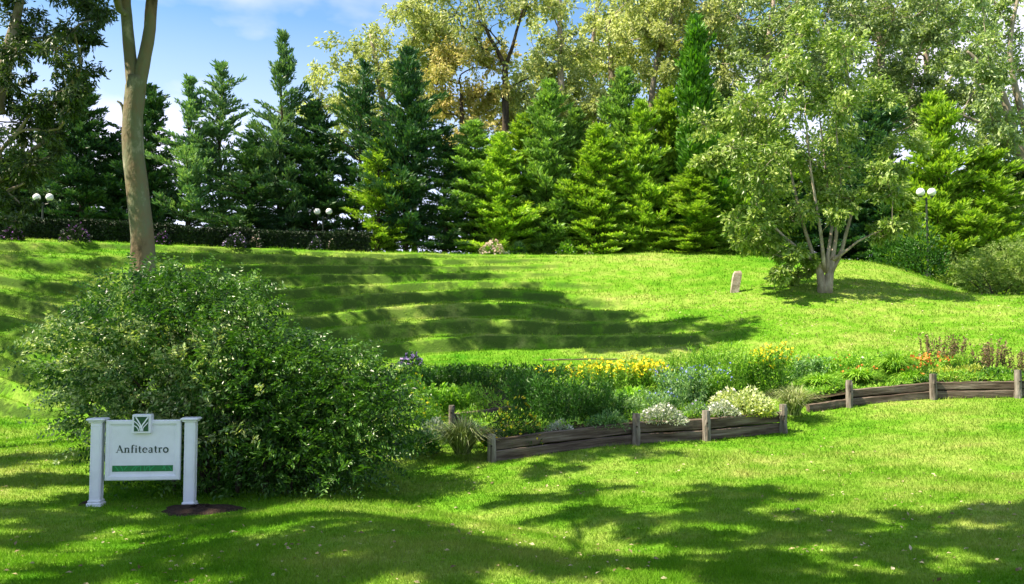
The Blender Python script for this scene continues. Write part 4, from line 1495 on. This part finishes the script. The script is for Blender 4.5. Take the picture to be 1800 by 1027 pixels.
for px_, pb_, Y_, w_, h_, lab_ in [(1622, 480, 36.4, 2.2, 2.2, 'dark leafy shrub hiding the post of the right lamp'), (1575, 465, 37.5, 2.4, 1.8, 'dark leafy shrub in the shade behind the bank tree')]:
    p = pix(px_, pb_, Y_)
    p[2] = float(gz(p[0], p[1])) - .05
    plant('dome', 'leafy_shrub', lab_, p, w_, h_, M['l_dark'], None, 0, 0, (.15, .07), 1500, 'shrub')

# ---------------------------------------------------------------- stone marker
b = hit(1291, 514)
mb = MB()
top = pix(1297, 479, b[1]) - b
rs = np.random.RandomState(5)
for _ in range(1):
    prof = [(-.17, .10), (.12, .11)]
    zz = np.array([-.15, 0, .25, .5, .68, .76])
    V = []
    for k, z in enumerate(zz):
        sx = .15 if k < 4 else (.14 if k == 4 else .10)
        sy = .10 if k < 5 else .07
        cx = top[0] * z / .76
        ring = np.array([[-sx, -sy], [sx, -sy], [sx + .01, sy], [-sx, sy]]) * (1 + rs.normal(0, .05, (4, 2)))
        V.append(np.c_[ring[:, 0] + cx, ring[:, 1], np.full(4, z) + (rs.normal(0, .02, 4) if k == 5 else 0)])
    V = np.vstack(V)
    Q = []
    for k in range(5):
        for j in range(4):
            Q.append([k * 4 + j, k * 4 + (j + 1) % 4, k * 4 + 4 + (j + 1) % 4, k * 4 + 4 + j])
    Q.append([20, 21, 22, 23])
    mb.add(V, Q)
st = mb.obj('stone_marker', M['stone'])
st.location = b
tag(st, 'small leaning pale stone marker on the grass bank left of the multi-stemmed tree', 'marker stone')

# ---------------------------------------------------------------- sign
sc_ = pix(251, 888, 12.0)
sx0, sy0 = sc_[0], sc_[1]
YAW = radians(4.5)
gl_ = float(gz(pix(172, 888, 12.0)[0], 12.0))
gr_ = float(gz(pix(329, 892, 12.05)[0], 12.05))
sign = thing('park_sign', 'white garden sign with two square posts reading Anfiteatro in dark letters', 'sign', (sx0, sy0, min(gl_, gr_)), YAW)
px2m = 12.0 / FPX
topz = pix(251, 733, 12.0)[2] - sign.location[2]


def bevel_box(mb, c, s, b=.006):
    """box with chamfered vertical and top edges"""
    x, y, z = [v / 2 for v in s]
    ring = lambda xx, yy, zz, bb_: [[-xx + bb_, -yy, zz], [xx - bb_, -yy, zz], [xx, -yy + bb_, zz], [xx, yy - bb_, zz], [xx - bb_, yy, zz], [-xx + bb_, yy, zz], [-xx, yy - bb_, zz], [-xx, -yy + bb_, zz]]
    V = ring(x - b, y - b, -z, b) + ring(x, y, -z + b, b) + ring(x, y, z - b, b) + ring(x - b, y - b, z, b)
    Q = []
    for k in range(3):
        for j in range(8):
            Q.append([k * 8 + j, k * 8 + (j + 1) % 8, k * 8 + 8 + (j + 1) % 8, k * 8 + 8 + j])
    for o, f in ((0, -1), (24, 1)):
        for q in ([0, 1, 2, 3], [0, 3, 4, 7], [4, 5, 6, 7]):
            Q.append([o + v for v in (q if f > 0 else q[::-1])])
    mb.add(np.array(V) + np.array(c), Q)


for sx, basepx in ((-1, 172.5), (1, 330)):
    cx = (basepx - 251) * px2m / cos(YAW)
    zb = -.12
    po = bpy.data.objects.new('post', None)
    mb = MB()
    bevel_box(mb, (0, 0, (zb + topz - .06) / 2), (.138, .138, topz - .06 - zb), .008)
    post = mb.obj('post', M['white'], sign)
    post.location = (cx, 0, 0)
    cp = MB()
    bevel_box(cp, (0, 0, topz - .056), (.185, .185, .018), .005)
    bevel_box(cp, (0, 0, topz - .028), (.238, .238, .034), .014)
    cp.obj('cap', M['white'], post)
    ft = MB()
    gb = (gl_ if sx < 0 else gr_) - sign.location[2]
    bevel_box(ft, (0, 0, gb + .02), (.195, .195, .06), .012)
    bevel_box(ft, (0, 0, gb + .066), (.168, .168, .03), .008)
    ft.obj('foot', M['white'], post)
    # raised beading that outlines the recessed panel on the visible faces
    tr_ = MB()
    zc, hh = (gb + topz) / 2 + .01, (topz - gb) - .24
    for xo in (-.048, .048):
        tr_.box((xo, -.0712, zc), (.006, .005, hh))
    for zo in (-hh / 2, hh / 2):
        tr_.box((0, -.0715, zc + zo), (.102, .005, .006))
    for yo in (-.048, .048):
        tr_.box((.0712, yo, zc), (.005, .006, hh))
    tr_.obj('beading', M['white'], post)
    po_ = None
    bpy.data.objects.remove(po)
bw, bh_ = 127 * px2m, 104 * px2m
bcx = (250.5 - 251) * px2m
bcz = topz - (790 - 733) * px2m
fr = MB()
t_f = .085
# mitred picture-frame moulding with an outer fillet, a slope and an inner step
prof = [(0, 0), (0, -.032), (.012, -.040), (.05, -.040), (.062, -.030), (t_f, -.020), (t_f, 0)]
ringV = []
for (o_, d_) in prof:
    x = bw / 2 - o_
    z = bh_ / 2 - o_
    ringV += [[-x, d_, -z], [x, d_, -z], [x, d_, z], [-x, d_, z]]
Q = []
for k in range(len(prof) - 1):
    for j in range(4):
        Q.append([k * 4 + j, k * 4 + (j + 1) % 4, k * 4 + 4 + (j + 1) % 4, k * 4 + 4 + j])
fr.add(ringV, Q)
bd = MB()
bd.box((0, .004, 0), (bw - .01, .05, bh_ - .01))
panel = bd.obj('panel', M['white'], sign)
panel.location = (bcx, 0, bcz)
fo = fr.obj('frame', M['white'], sign)
fo.location = (bcx, 0, bcz)


def ribbon(mb, pts, w, y):
    pts = np.asarray(pts, float)
    w = np.broadcast_to(np.asarray(w, float), (len(pts),))
    T = np.gradient(pts, axis=0)
    T /= np.linalg.norm(T, axis=1)[:, None] + 1e-9
    S = np.stack([-T[:, 1], T[:, 0]], 1)
    a = pts + S * w[:, None] / 2
    b2 = pts - S * w[:, None] / 2
    n = len(pts)
    V = np.zeros((2 * n, 3))
    V[:n, 0], V[:n, 2] = a[:, 0], a[:, 1]
    V[n:, 0], V[n:, 2] = b2[:, 0], b2[:, 1]
    V[:, 1] = y
    i = np.arange(n - 1)
    mb.add(V, np.stack([i, i + n, i + n + 1, i + 1], 1))


def arc(cx, cy, rx, ry, a0, a1, n=14):
    t = np.radians(np.linspace(a0, a1, n))
    return np.c_[cx + rx * np.cos(t), cy + ry * np.sin(t)]


def letter(ch):
    """strokes (points, widths) in units of cap height, and advance"""
    K, k = .15, .06
    S = []
    serif = lambda x, y, w=.28: S.append(([(x - w / 2, y), (x + w / 2, y)], .05))
    if ch == 'A':
        S.append(([(.08, .02), (.40, 1.0)], k))
        S.append(([(.36, 1.0), (.72, .02)], K))
        S.append(([(.20, .36), (.58, .36)], k))
        serif(.08, .025, .26)
        serif(.73, .025, .32)
        return S, .84
    if ch == 'n':
        S.append(([(.14, .62), (.14, .02)], K))
        S.append((arc(.33, .40, .20, .24, 160, 20), np.linspace(k, K, 14)))
        S.append(([(.50, .45), (.50, .02)], K))
        serif(.10, .635, .2)
        serif(.14, .025)
        serif(.50, .025)
        return S, .68
    if ch == 'f':
        S.append(([(.18, .85), (.18, .02)], K))
        S.append((arc(.34, .85, .16, .17, 180, 50), np.linspace(K, k, 14)))
        S.append(([(.04, .62), (.36, .62)], .06))
        serif(.18, .025)
        return S, .42
    if ch == 'i':
        S.append(([(.15, .64), (.15, .02)], K))
        S.append(([(.08, .88), (.22, .88)], .14))
        serif(.11, .635, .2)
        serif(.15, .025)
        return S, .32
    if ch == 't':
        S.append(([(.18, .86), (.18, .16)], K))
        S.append((arc(.30, .16, .12, .14, 180, 310), np.linspace(K, k, 14)))
        S.append(([(.03, .62), (.38, .62)], .06))
        return S, .44
    if ch == 'e':
        S.append((arc(.30, .33, .24, .31, 5, 180), np.linspace(k * 1.4, K, 14)))
        S.append((arc(.30, .33, .24, .31, 180, 320), np.linspace(K, k, 14)))
        S.append(([(.10, .36), (.53, .36)], .05))
        return S, .60
    if ch == 'a':
        S.append((arc(.26, .46, .17, .18, 150, 10), np.linspace(k, K, 14)))
        S.append(([(.42, .48), (.42, .02)], K))
        S.append((arc(.25, .18, .16, .17, 60, 300), np.linspace(k, K * .8, 14)))
        S.append(([(.40, .03), (.54, .03)], .06))
        return S, .60
    if ch == 'r':
        S.append(([(.14, .62), (.14, .02)], K))
        S.append((arc(.32, .42, .17, .20, 160, 50), np.linspace(k, K, 14)))
        serif(.10, .635, .2)
        serif(.15, .025)
        return S, .48
    if ch == 'o':
        S.append((arc(.32, .33, .25, .31, 90, 270), K * .9))
        S.append((arc(.32, .33, .25, .31, -90, 90), K * .9))
        return S, .66


lt = MB()
cap = .098
x = 0
tot = sum(letter(c)[1] + .05 for c in 'Anfiteatro') - .05
width_t = 89 * px2m
ks = width_t / tot
x = -width_t / 2
yy = -.0222
zl = bcz - (794 - 790) * px2m - bcz
for ch in 'Anfiteatro':
    S, adv = letter(ch)
    for pts, w in S:
        pts = np.array(pts, float) * [ks, cap] + [x, 0]
        yy -= .00012
        ribbon(lt, pts, np.asarray(w) * ks * 1.05, yy)
    x += (adv + .05) * ks
lo = lt.obj('lettering', M['letter'], sign)
lo.location = (bcx - .008, -.0015, bcz - 4.5 * px2m)
lo['label'] = 'dark serif lettering Anfiteatro'
bdm = MB()
bx0, bx1 = (199 - 251) * px2m, (301.5 - 251) * px2m
bz0, bz1 = topz - (827 - 733) * px2m, topz - (816.5 - 733) * px2m
bdm.box(((bx0 + bx1) / 2, -.0235, (bz0 + bz1) / 2), (bx1 - bx0, .003, bz1 - bz0))
bo = bdm.obj('green_band', M['band'], sign)
bs = MB()
yy = -.0256
hb_ = bz1 - bz0
for cxn, kind in [(.07, 0), (.17, 1), (.20, 2), (.36, 3), (.40, 4), (.47, 5), (.53, 5), (.57, 4), (.62, 5), (.66, 3), (.83, 2), (.88, 1), (.95, 0)]:
    x0 = bx0 + cxn * (bx1 - bx0)
    seg = {0: [(-.02, .95), (.03, .1)], 1: [(-.03, .95), (.0, .35), (.0, .05)], 2: [(.04, .95), (.0, .35)], 3: [(.03, .95), (-.02, .4), (-.03, .05)], 4: [(-.02, .05), (.0, .7), (.04, .9)], 5: [(0, .05), (0, .9)]}[kind]
    yy -= .0002
    bs = MB()
    ribbon(bs, [(x0 + a, bz0 + b2 * hb_) for a, b2 in seg], .010, yy)
    bs.obj('pattern_stroke', M['band_light'], bo)
em = MB()
es = 31.5 * px2m
ez = topz - (744.5 - 733) * px2m
ecx = (249 - 251) * px2m
bevel_box(em, (0, 0, 0), (es, .13, es + .01), .008)
eo = em.obj('emblem', M['white'], sign)
eo.location = (ecx, -.02, ez)
eg = MB()
gs = es * .80
eg.box((0, -.0665, 0), (gs, .003, gs))
ego = eg.obj('emblem_field', M['green'], eo)
ln_ = MB()
yy = -.0686
U = lambda pts: [((a - .5) * gs, (b2 - .5) * gs) for a, b2 in pts]
for pts, w in [([(.12, .98), (.30, .70), (.46, .42), (.48, .25)], .085), ([(.95, .98), (.75, .68), (.56, .42), (.52, .25), (.52, .02)], .085),
               ([(.02, .70), (.22, .55), (.40, .32), (.44, .02)], .07), ([(.02, .40), (.18, .32), (.30, .16), (.33, .02)], .06),
               ([(.95, .62), (.78, .42), (.62, .25), (.60, .02)], .06), ([(.42, .15), (.62, .15)], .04)]:
    yy -= .0002
    P = np.array(U(pts))
    tt = np.linspace(0, len(P) - 1, 12)
    P = np.c_[np.interp(tt, range(len(P)), P[:, 0]), np.interp(tt, range(len(P)), P[:, 1])]
    ribbon(ln_, P, w * gs, yy)
for a in (.01, .99):
    ribbon(ln_, U([(a, 0), (a, 1)]), .02 * gs, yy - .0003)
ln_.obj('emblem_lines', M['white'], eo)


def patch(px, py, rx, ry, label, seed):
    c = hit(px, py)
    n = 40
    V = [[c[0], c[1], float(gz(c[0], c[1])) + .05]]
    rings = 5
    for r in range(1, rings + 1):
        for j in range(n):
            t = 2 * pi * j / n
            k = r / rings * (1 + .14 * sin(3 * t + seed) + .08 * sin(7 * t + 2 * seed))
            x, y = c[0] + rx * k * cos(t), c[1] + ry * k * sin(t)
            V.append([x, y, float(gz(x, y)) + .055 * (1 - (r / rings) ** 2) - (.02 if r == rings else 0) + .012 * R.rand()])
    Q, T = [], [[0, 1 + j, 1 + (j + 1) % n] for j in range(n)]
    for r in range(rings - 1):
        for j in range(n):
            Q.append([1 + r * n + j, 1 + r * n + (j + 1) % n, 1 + (r + 1) * n + (j + 1) % n, 1 + (r + 1) * n + j])
    mb = MB()
    mb.add(V, Q, T)
    o = mb.obj('mulch_patch', M['mulch'], None, True)
    tag(o, label, 'soil patch')
    return (c[0], c[1], rx, ry)


PATCH = [patch(352, 898, .56, .42, 'dark mulch patch around the right post of the sign', 1.0), patch(160, 888, .17, .12, 'small dark soil patch at the left post of the sign', 2.2)]

# ---------------------------------------------------------------- plants in the beds
BED = [  # kind, name, px, py_base, Y, width px, height px, leaf mat, flower mat, nf, fs, leaf, n, label
    ('blades', 'variegated_grass', 812, 798, 15.3, 165, 74, 'grass_tall', None, 0, 0, (.3, .014), 520, 'variegated striped grass clump spilling beside the front corner post'),
    ('dome', 'daisy_shrub', 905, 782, 15.7, 105, 75, 'l_dark', 'f_yellow', 55, .05, (.06, .022), 1500, 'dark shrub dotted with small yellow flowers behind the front corner post'),
    ('dome', 'daisy_shrub', 880, 790, 15.5, 60, 40, 'l_dark', 'f_yellow', 16, .045, (.06, .022), 600, 'low yellow flowered tuft hanging over the corner of the sleeper wall'),
    ('dome', 'edging_plant', 985, 762, 15.8, 52, 20, 'l_silver', 'f_white', 30, .04, (.06, .02), 500, 'small silvery plant on the wall top in deep shade'),
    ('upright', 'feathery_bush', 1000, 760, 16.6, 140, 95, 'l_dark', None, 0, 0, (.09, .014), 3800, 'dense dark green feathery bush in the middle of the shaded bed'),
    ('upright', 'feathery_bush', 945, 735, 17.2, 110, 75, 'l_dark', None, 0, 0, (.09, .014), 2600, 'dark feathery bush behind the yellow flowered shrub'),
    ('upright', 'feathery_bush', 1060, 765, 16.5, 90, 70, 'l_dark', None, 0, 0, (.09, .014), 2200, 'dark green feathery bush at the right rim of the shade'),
    ('dome', 'edging_plant', 1070, 752, 16.0, 80, 28, 'l_bluegreen', None, 0, 0, (.07, .02), 700, 'blue-green mat spilling over the wall left of the second post'),
    ('dome', 'edging_plant', 1165, 744, 16.2, 88, 30, 'l_silver', 'f_white', 60, .04, (.07, .024), 1000, 'pale silver leaved plant draped over the wall right of the second post'),
    ('upright', 'lavender', 1120, 738, 17.0, 120, 45, 'l_bluegreen', None, 0, 0, (.08, .012), 1900, 'grey-green lavender row behind the silver edging'),
    ('upright', 'lavender', 1170, 728, 17.4, 70, 40, 'l_bluegreen', 'f_blue', 12, .04, (.08, .012), 1000, 'lavender tuft with a few blue flowers'),
    ('dome', 'edging_plant', 1225, 727, 16.7, 40, 22, 'l_bluegreen', 'f_lilac', 18, .035, (.06, .02), 350, 'little lilac flowered mat just behind the third post'),
    ('dome', 'edging_plant', 1268, 730, 16.7, 66, 22, 'l_silver', 'f_white', 50, .04, (.06, .022), 700, 'white edging plant hanging over the wall right of the third post'),
    ('dome', 'variegated_shrub', 1315, 725, 17.0, 100, 38, 'l_cream', None, 0, 0, (.075, .04), 1300, 'cream and lime variegated shrub behind the fourth post'),
    ('dome', 'variegated_shrub', 1280, 712, 17.3, 60, 26, 'l_cream', 'f_white', 40, .04, (.07, .035), 600, 'whiter variegated shrub left of the lime one'),
    ('dome', 'lime_mat', 1335, 732, 16.9, 60, 26, 'l_lime', None, 0, 0, (.06, .035), 600, 'bright lime mat hanging on the wall beside the fourth post'),
    ('blades', 'ornamental_grass', 1396, 730, 17.7, 125, 66, 'grass_tall', None, 0, 0, (.3, .010), 520, 'pale arching grass clump between the two sleeper walls'),
    ('upright', 'catmint', 1200, 715, 18.0, 90, 66, 'l_bluegreen', 'f_blue', 22, .045, (.07, .018), 2300, 'blue flowered catmint bush in the sunny half of the bed'),
    ('upright', 'catmint', 1245, 705, 18.4, 70, 58, 'l_green', 'f_blue', 22, .04, (.07, .018), 1700, 'green catmint with sparse blue flowers right of the blue bush'),
    ('upright', 'cosmos', 1262, 692, 19.6, 105, 82, 'l_green', None, 0, 0, (.10, .012), 3600, 'tall fluffy bright green bush in the sunny bed'),
    ('upright', 'cosmos', 1215, 675, 20.6, 80, 50, 'l_green', None, 0, 0, (.10, .012), 2000, 'lower fluffy green bush left of the tall fluffy one'),
    ('upright', 'marigold', 1355, 690, 19.5, 60, 72, 'l_green', 'f_yellow', 40, .06, (.09, .02), 1500, 'tall yellow flowered plant rising above the variegated shrub'),
    ('upright', 'marigold', 1325, 690, 19.8, 60, 60, 'l_green', None, 0, 0, (.09, .018), 1500, 'green leafy plant left of the tall yellow flowers'),
    ('upright', 'coreopsis', 1090, 704, 19.2, 100, 66, 'l_green', 'f_yellow', 100, .052, (.08, .02), 2300, 'broad drift of yellow flowers in the middle of the bed'),
    ('upright', 'coreopsis', 1140, 694, 18.9, 60, 50, 'l_green', 'f_yellow', 85, .058, (.08, .02), 1300, 'brightest yellow flower patch at the right of the drift'),
    ('upright', 'coreopsis', 1040, 700, 20.0, 80, 54, 'l_green', 'f_yellow', 60, .05, (.08, .02), 1600, 'yellow flowering clump at the left of the drift'),
    ('upright', 'coreopsis', 985, 690, 20.5, 70, 44, 'l_dark', 'f_yellow', 12, .05, (.08, .02), 1200, 'half shaded clump with few orange-yellow flowers'),
    ('blades', 'daylily', 1110, 722, 18.4, 110, 50, 'l_green', None, 0, 0, (.3, .024), 800, 'strap leaved green clump below the yellow drift'),
    ('blades', 'daylily', 1170, 705, 18.9, 100, 50, 'l_green', None, 0, 0, (.3, .024), 800, 'strap leaved green clump between yellow and blue flowers'),
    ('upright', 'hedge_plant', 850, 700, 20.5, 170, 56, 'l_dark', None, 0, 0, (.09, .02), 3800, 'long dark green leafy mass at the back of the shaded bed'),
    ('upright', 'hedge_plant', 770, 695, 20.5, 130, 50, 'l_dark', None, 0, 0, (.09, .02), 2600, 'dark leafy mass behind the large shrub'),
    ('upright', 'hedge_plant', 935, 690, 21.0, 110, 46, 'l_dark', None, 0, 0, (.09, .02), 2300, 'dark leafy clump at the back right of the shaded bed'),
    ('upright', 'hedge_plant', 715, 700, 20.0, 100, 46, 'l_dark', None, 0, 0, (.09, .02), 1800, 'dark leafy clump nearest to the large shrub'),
    ('upright', 'shade_perennial', 790, 722, 18.4, 90, 44, 'l_green', None, 0, 0, (.08, .03), 1600, 'mid green leafy perennial left of the inner timber wall'),
    ('dome', 'daisy_shrub', 738, 745, 16.8, 90, 60, 'l_green', 'f_yellow', 26, .045, (.06, .025), 1400, 'yellowish flowered shrub between the large shrub and the inner wall'),
    ('upright', 'daisy_shrub', 700, 715, 17.8, 80, 50, 'l_green', 'f_yellow', 14, .045, (.07, .025), 1300, 'sparsely yellow flowered plant touching the large shrub'),
    ('dome', 'ground_plant', 735, 795, 15.6, 80, 34, 'l_dark', None, 0, 0, (.09, .03), 700, 'dark low leafy plant left of the variegated grass'),
    ('dome', 'hosta', 765, 765, 16.4, 50, 26, 'l_silver', None, 0, 0, (.10, .03), 240, 'few pale leaves in the dark gap left of the variegated grass'),
    ('dome', 'hydrangea', 722, 645, 22.0, 40, 26, 'l_dark', 'f_lilac', 24, .10, (.09, .05), 260, 'purple flower heads standing above the shaded bed'),
    ('blades', 'daylily', 1440, 690, 19.4, 110, 40, 'l_green', None, 0, 0, (.3, .024), 750, 'green strap leaved clump at the left end of the right bed'),
    ('blades', 'daylily', 1510, 682, 19.8, 110, 42, 'l_green', 'f_orange', 5, .05, (.3, .024), 800, 'strap leaved clump behind the first post of the right wall'),
    ('blades', 'daylily', 1575, 672, 20.2, 100, 62, 'l_green', None, 0, 0, (.3, .026), 800, 'taller upright strap leaved clump in the right bed'),
    ('blades', 'daylily', 1600, 685, 19.7, 90, 42, 'l_green', 'f_orange', 4, .05, (.3, .024), 700, 'green strap leaved clump left of the orange flowers'),
    ('upright', 'meadow_plant', 1465, 662, 21.4, 130, 34, 'l_green', 'f_orange', 10, .04, (.08, .02), 1900, 'low mixed meadow planting at the back left of the right bed'),
    ('upright', 'meadow_plant', 1540, 655, 21.6, 110, 34, 'l_green', 'f_white', 4, .05, (.08, .02), 1600, 'low meadow planting with a white bloom at the back of the right bed'),
    ('upright', 'orange_perennial', 1636, 665, 20.6, 60, 38, 'l_green', 'f_orange', 34, .055, (.07, .02), 900, 'clump topped with orange flowers in the right bed'),
    ('upright', 'dry_shrub', 1645, 640, 21.8, 60, 50, 'l_brown', None, 0, 0, (.06, .018), 700, 'brownish dry shrub behind the orange flowers'),
    ('upright', 'dry_shrub', 1678, 640, 22.0, 40, 48, 'l_brown', None, 0, 0, (.06, .018), 450, 'slim brownish shrub right of the orange flowers'),
    ('upright', 'dry_shrub', 1742, 655, 21.0, 60, 56, 'l_brown', None, 0, 0, (.06, .018), 900, 'tallest brownish shrub in front of the bank near the right edge'),
    ('upright', 'dry_shrub', 1790, 660, 20.8, 50, 48, 'l_brown', None, 0, 0, (.06, .018), 600, 'brownish shrub at the far right edge of the bed'),
    ('dome', 'ground_plant', 1660, 668, 19.8, 60, 22, 'l_lime', None, 0, 0, (.08, .035), 400, 'pale green low leaves behind the second post of the right wall'),
    ('dome', 'ground_plant', 1705, 664, 19.9, 70, 22, 'l_lime', None, 0, 0, (.08, .035), 500, 'yellow-green low mat in the middle of the right bed'),
    ('dome', 'ground_plant', 1755, 664, 19.7, 60, 18, 'l_green', None, 0, 0, (.08, .035), 350, 'low green leaves left of the last post'),
    ('dome', 'ground_plant', 1690, 645, 21.5, 80, 22, 'l_green', None, 0, 0, (.08, .03), 500, 'fresh green low mound between the brownish shrubs'),
    ('upright', 'meadow_plant', 1405, 668, 21.0, 90, 40, 'l_bluegreen', None, 0, 0, (.08, .02), 1500, 'grey-green leafy planting between the two beds'),
    ('upright', 'meadow_plant', 1290, 668, 21.5, 110, 40, 'l_green', None, 0, 0, (.09, .016), 2000, 'soft green planting behind the tall fluffy bush'),
]
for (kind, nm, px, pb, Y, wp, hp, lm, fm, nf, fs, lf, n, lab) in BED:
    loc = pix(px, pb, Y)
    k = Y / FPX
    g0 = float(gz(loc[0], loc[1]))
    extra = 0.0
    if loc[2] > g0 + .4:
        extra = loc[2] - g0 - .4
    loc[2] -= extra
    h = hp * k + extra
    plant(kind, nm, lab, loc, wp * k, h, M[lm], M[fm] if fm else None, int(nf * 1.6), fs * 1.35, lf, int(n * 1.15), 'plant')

# low leafy ground cover that closes the gaps between the bed plants
def cover(key, depth, raise_, n, d0=.15):
    pts = np.array([g for g, t in FW[key]])
    d = pts[-1][:2] - pts[0][:2]
    nrm = np.array([-d[1], d[0]]) / np.linalg.norm(d)
    t = R.rand(n) * (len(pts) - 1)
    i = t.astype(int)
    f = (t - i)[:, None]
    p = pts[i] * (1 - f) + pts[i + 1] * f
    q = d0 + (depth - d0 - .1) * R.rand(n)
    x, y = p[:, 0] + nrm[0] * q, p[:, 1] + nrm[1] * q
    w = sstep(q, depth, .1)
    base = gz(x, y)
    z = np.maximum(base, p[:, 2] + raise_ + .06 * q) * w + base * (1 - w)
    hump = np.clip(.13 + .16 * noise2(x, y, .7, 91, 3), .03, .4)
    return np.stack([x, y, z + hump * R.rand(n) ** .5], 1), noise2(x, y, 1.1, 92, 2)


for mat_, lab_, lo_, hi_ in (('l_green', 'low green ground cover between the bed plants', -9, .25), ('l_dark', 'low dark green ground cover between the bed plants', .25, 9)):
    gc = MB()
    for key, dep, rs_, n_ in (('front', 6.3, .33, 22000), ('right', 2.5, .26, 12000)):
        P, v = cover(key, dep, rs_, n_)
        P = P[(v >= lo_) & (v < hi_)]
        gc.leaves(P, rdir(len(P), .7), rdir(len(P), .5), .085 * (.6 + .8 * R.rand(len(P))), .03, .2)
    tag(gc.obj('ground_cover', M[mat_]), lab_, 'ground cover', None, 'stuff')

# thin timber edging lying on the stage lawn
a, b2 = hit(955, 634), hit(1085, 633)
V, Q = rough_beam(np.linalg.norm(b2 - a), .10, .04, 3, 10)
mb = MB()
mb.add(V, Q)
F = frame(b2 - a)
eo = mb.obj('timber_edging', M['wood'])
eo.matrix_world = Matrix([[*F[0], a[0]], [*F[1], a[1]], [*F[2], a[2] + .018], [0, 0, 0, 1]])
tag(eo, 'thin dark timber strip lying on the flat grass behind the bed', 'timber edging')

# ---------------------------------------------------------------- grass blades and fallen leaves
fl = [g[:2] for g, t in FW['front']]
rl = [g[:2] for g, t in FW['right']]


def in_bed(x, y):
    m = np.zeros(len(x), bool)
    for line, dep in ((fl, 6.5), (rl, 2.6)):
        ln = np.array(line)
        yf = np.interp(x, ln[:, 0], ln[:, 1])
        m |= (x > ln[0, 0]) & (x < ln[-1, 0]) & (y > yf - .02) & (y < yf + dep * .9)
    for cx, cy, rx, ry in PATCH:
        m |= ((x - cx) / rx) ** 2 + ((y - cy) / ry) ** 2 < .85
    return m


def scatter(n, y0, y1, pw, margin=1.12):
    u = R.rand(n)
    e = 2 - pw
    y = (y0 ** e + u * (y1 ** e - y0 ** e)) ** (1 / e)
    x = R.uniform(-1, 1, n) * y * .577 * margin
    return x, y


nb = 500000
x, y = scatter(nb, 5.2, 41.5, 2.6)
k = ~in_bed(x, y)
x, y = x[k], y[k]
nb = len(x)
sl = np.hypot(gz(x + .12, y) - gz(x - .12, y), gz(x, y + .12) - gz(x, y - .12)) / .24
k = R.rand(nb) > np.clip((sl - .5) * 1.4, 0, .6)
x, y = x[k], y[k]
nb = len(x)
z = gz(x, y)
hgt = (.026 + .022 * R.rand(nb)) * (1 + np.maximum(0, y - 9) * .045)
tall = noise2(x, y, .6, 50, 2)
hgt *= 1 + .35 * tall
wd = .0065 * (1 + np.maximum(0, y - 7) * .13) * (.7 + .6 * R.rand(nb))
az = R.rand(nb) * 2 * pi
lean = hgt * (.25 + .8 * R.rand(nb))
la = R.rand(nb) * 2 * pi
V = np.empty((nb, 3, 3))
V[:, 0] = np.stack([x - np.cos(az) * wd / 2, y - np.sin(az) * wd / 2, z - .004], 1)
V[:, 1] = np.stack([x + np.cos(az) * wd / 2, y + np.sin(az) * wd / 2, z - .004], 1)
V[:, 2] = np.stack([x + np.cos(la) * lean, y + np.sin(la) * lean, z + hgt], 1)
o = link('lawn_grass', mesh_from('lawn_grass', V.reshape(-1, 3), np.arange(nb * 3).reshape(-1, 3), [M['blade']]))
tag(o, 'short mown grass blades covering lawn and terraces', 'grass', None, 'stuff')

n = 2600
x, y = scatter(n, 6.0, 34, 1.7)
sel = (noise2(x, y, 2.2, 61, 2) > -.35)
x, y = x[sel], y[sel]
n2 = 2600                      # more litter on the bank below the many-stemmed tree
x2 = R.uniform(4.5, 17, n2)
y2 = R.uniform(22, 33, n2)
x, y = np.concatenate([x, x2]), np.concatenate([y, y2])
k = ~in_bed(x, y)
x, y = x[k], y[k]
P = np.stack([x, y, gz(x, y) + .022], 1)
n = len(P)
D = rdir(n)
D[:, 2] *= .2
lb = MB()
sz = .6 + .7 * R.rand(n)
lb.leaves(P, D, rdir(n, 1.8), .05 * sz * (1 + y * .012), .028 * sz * (1 + y * .012), .2)
o = lb.obj('fallen_leaves', M['litter'])
tag(o, 'pale fallen leaves scattered over the lawn', 'leaf litter', None, 'stuff')
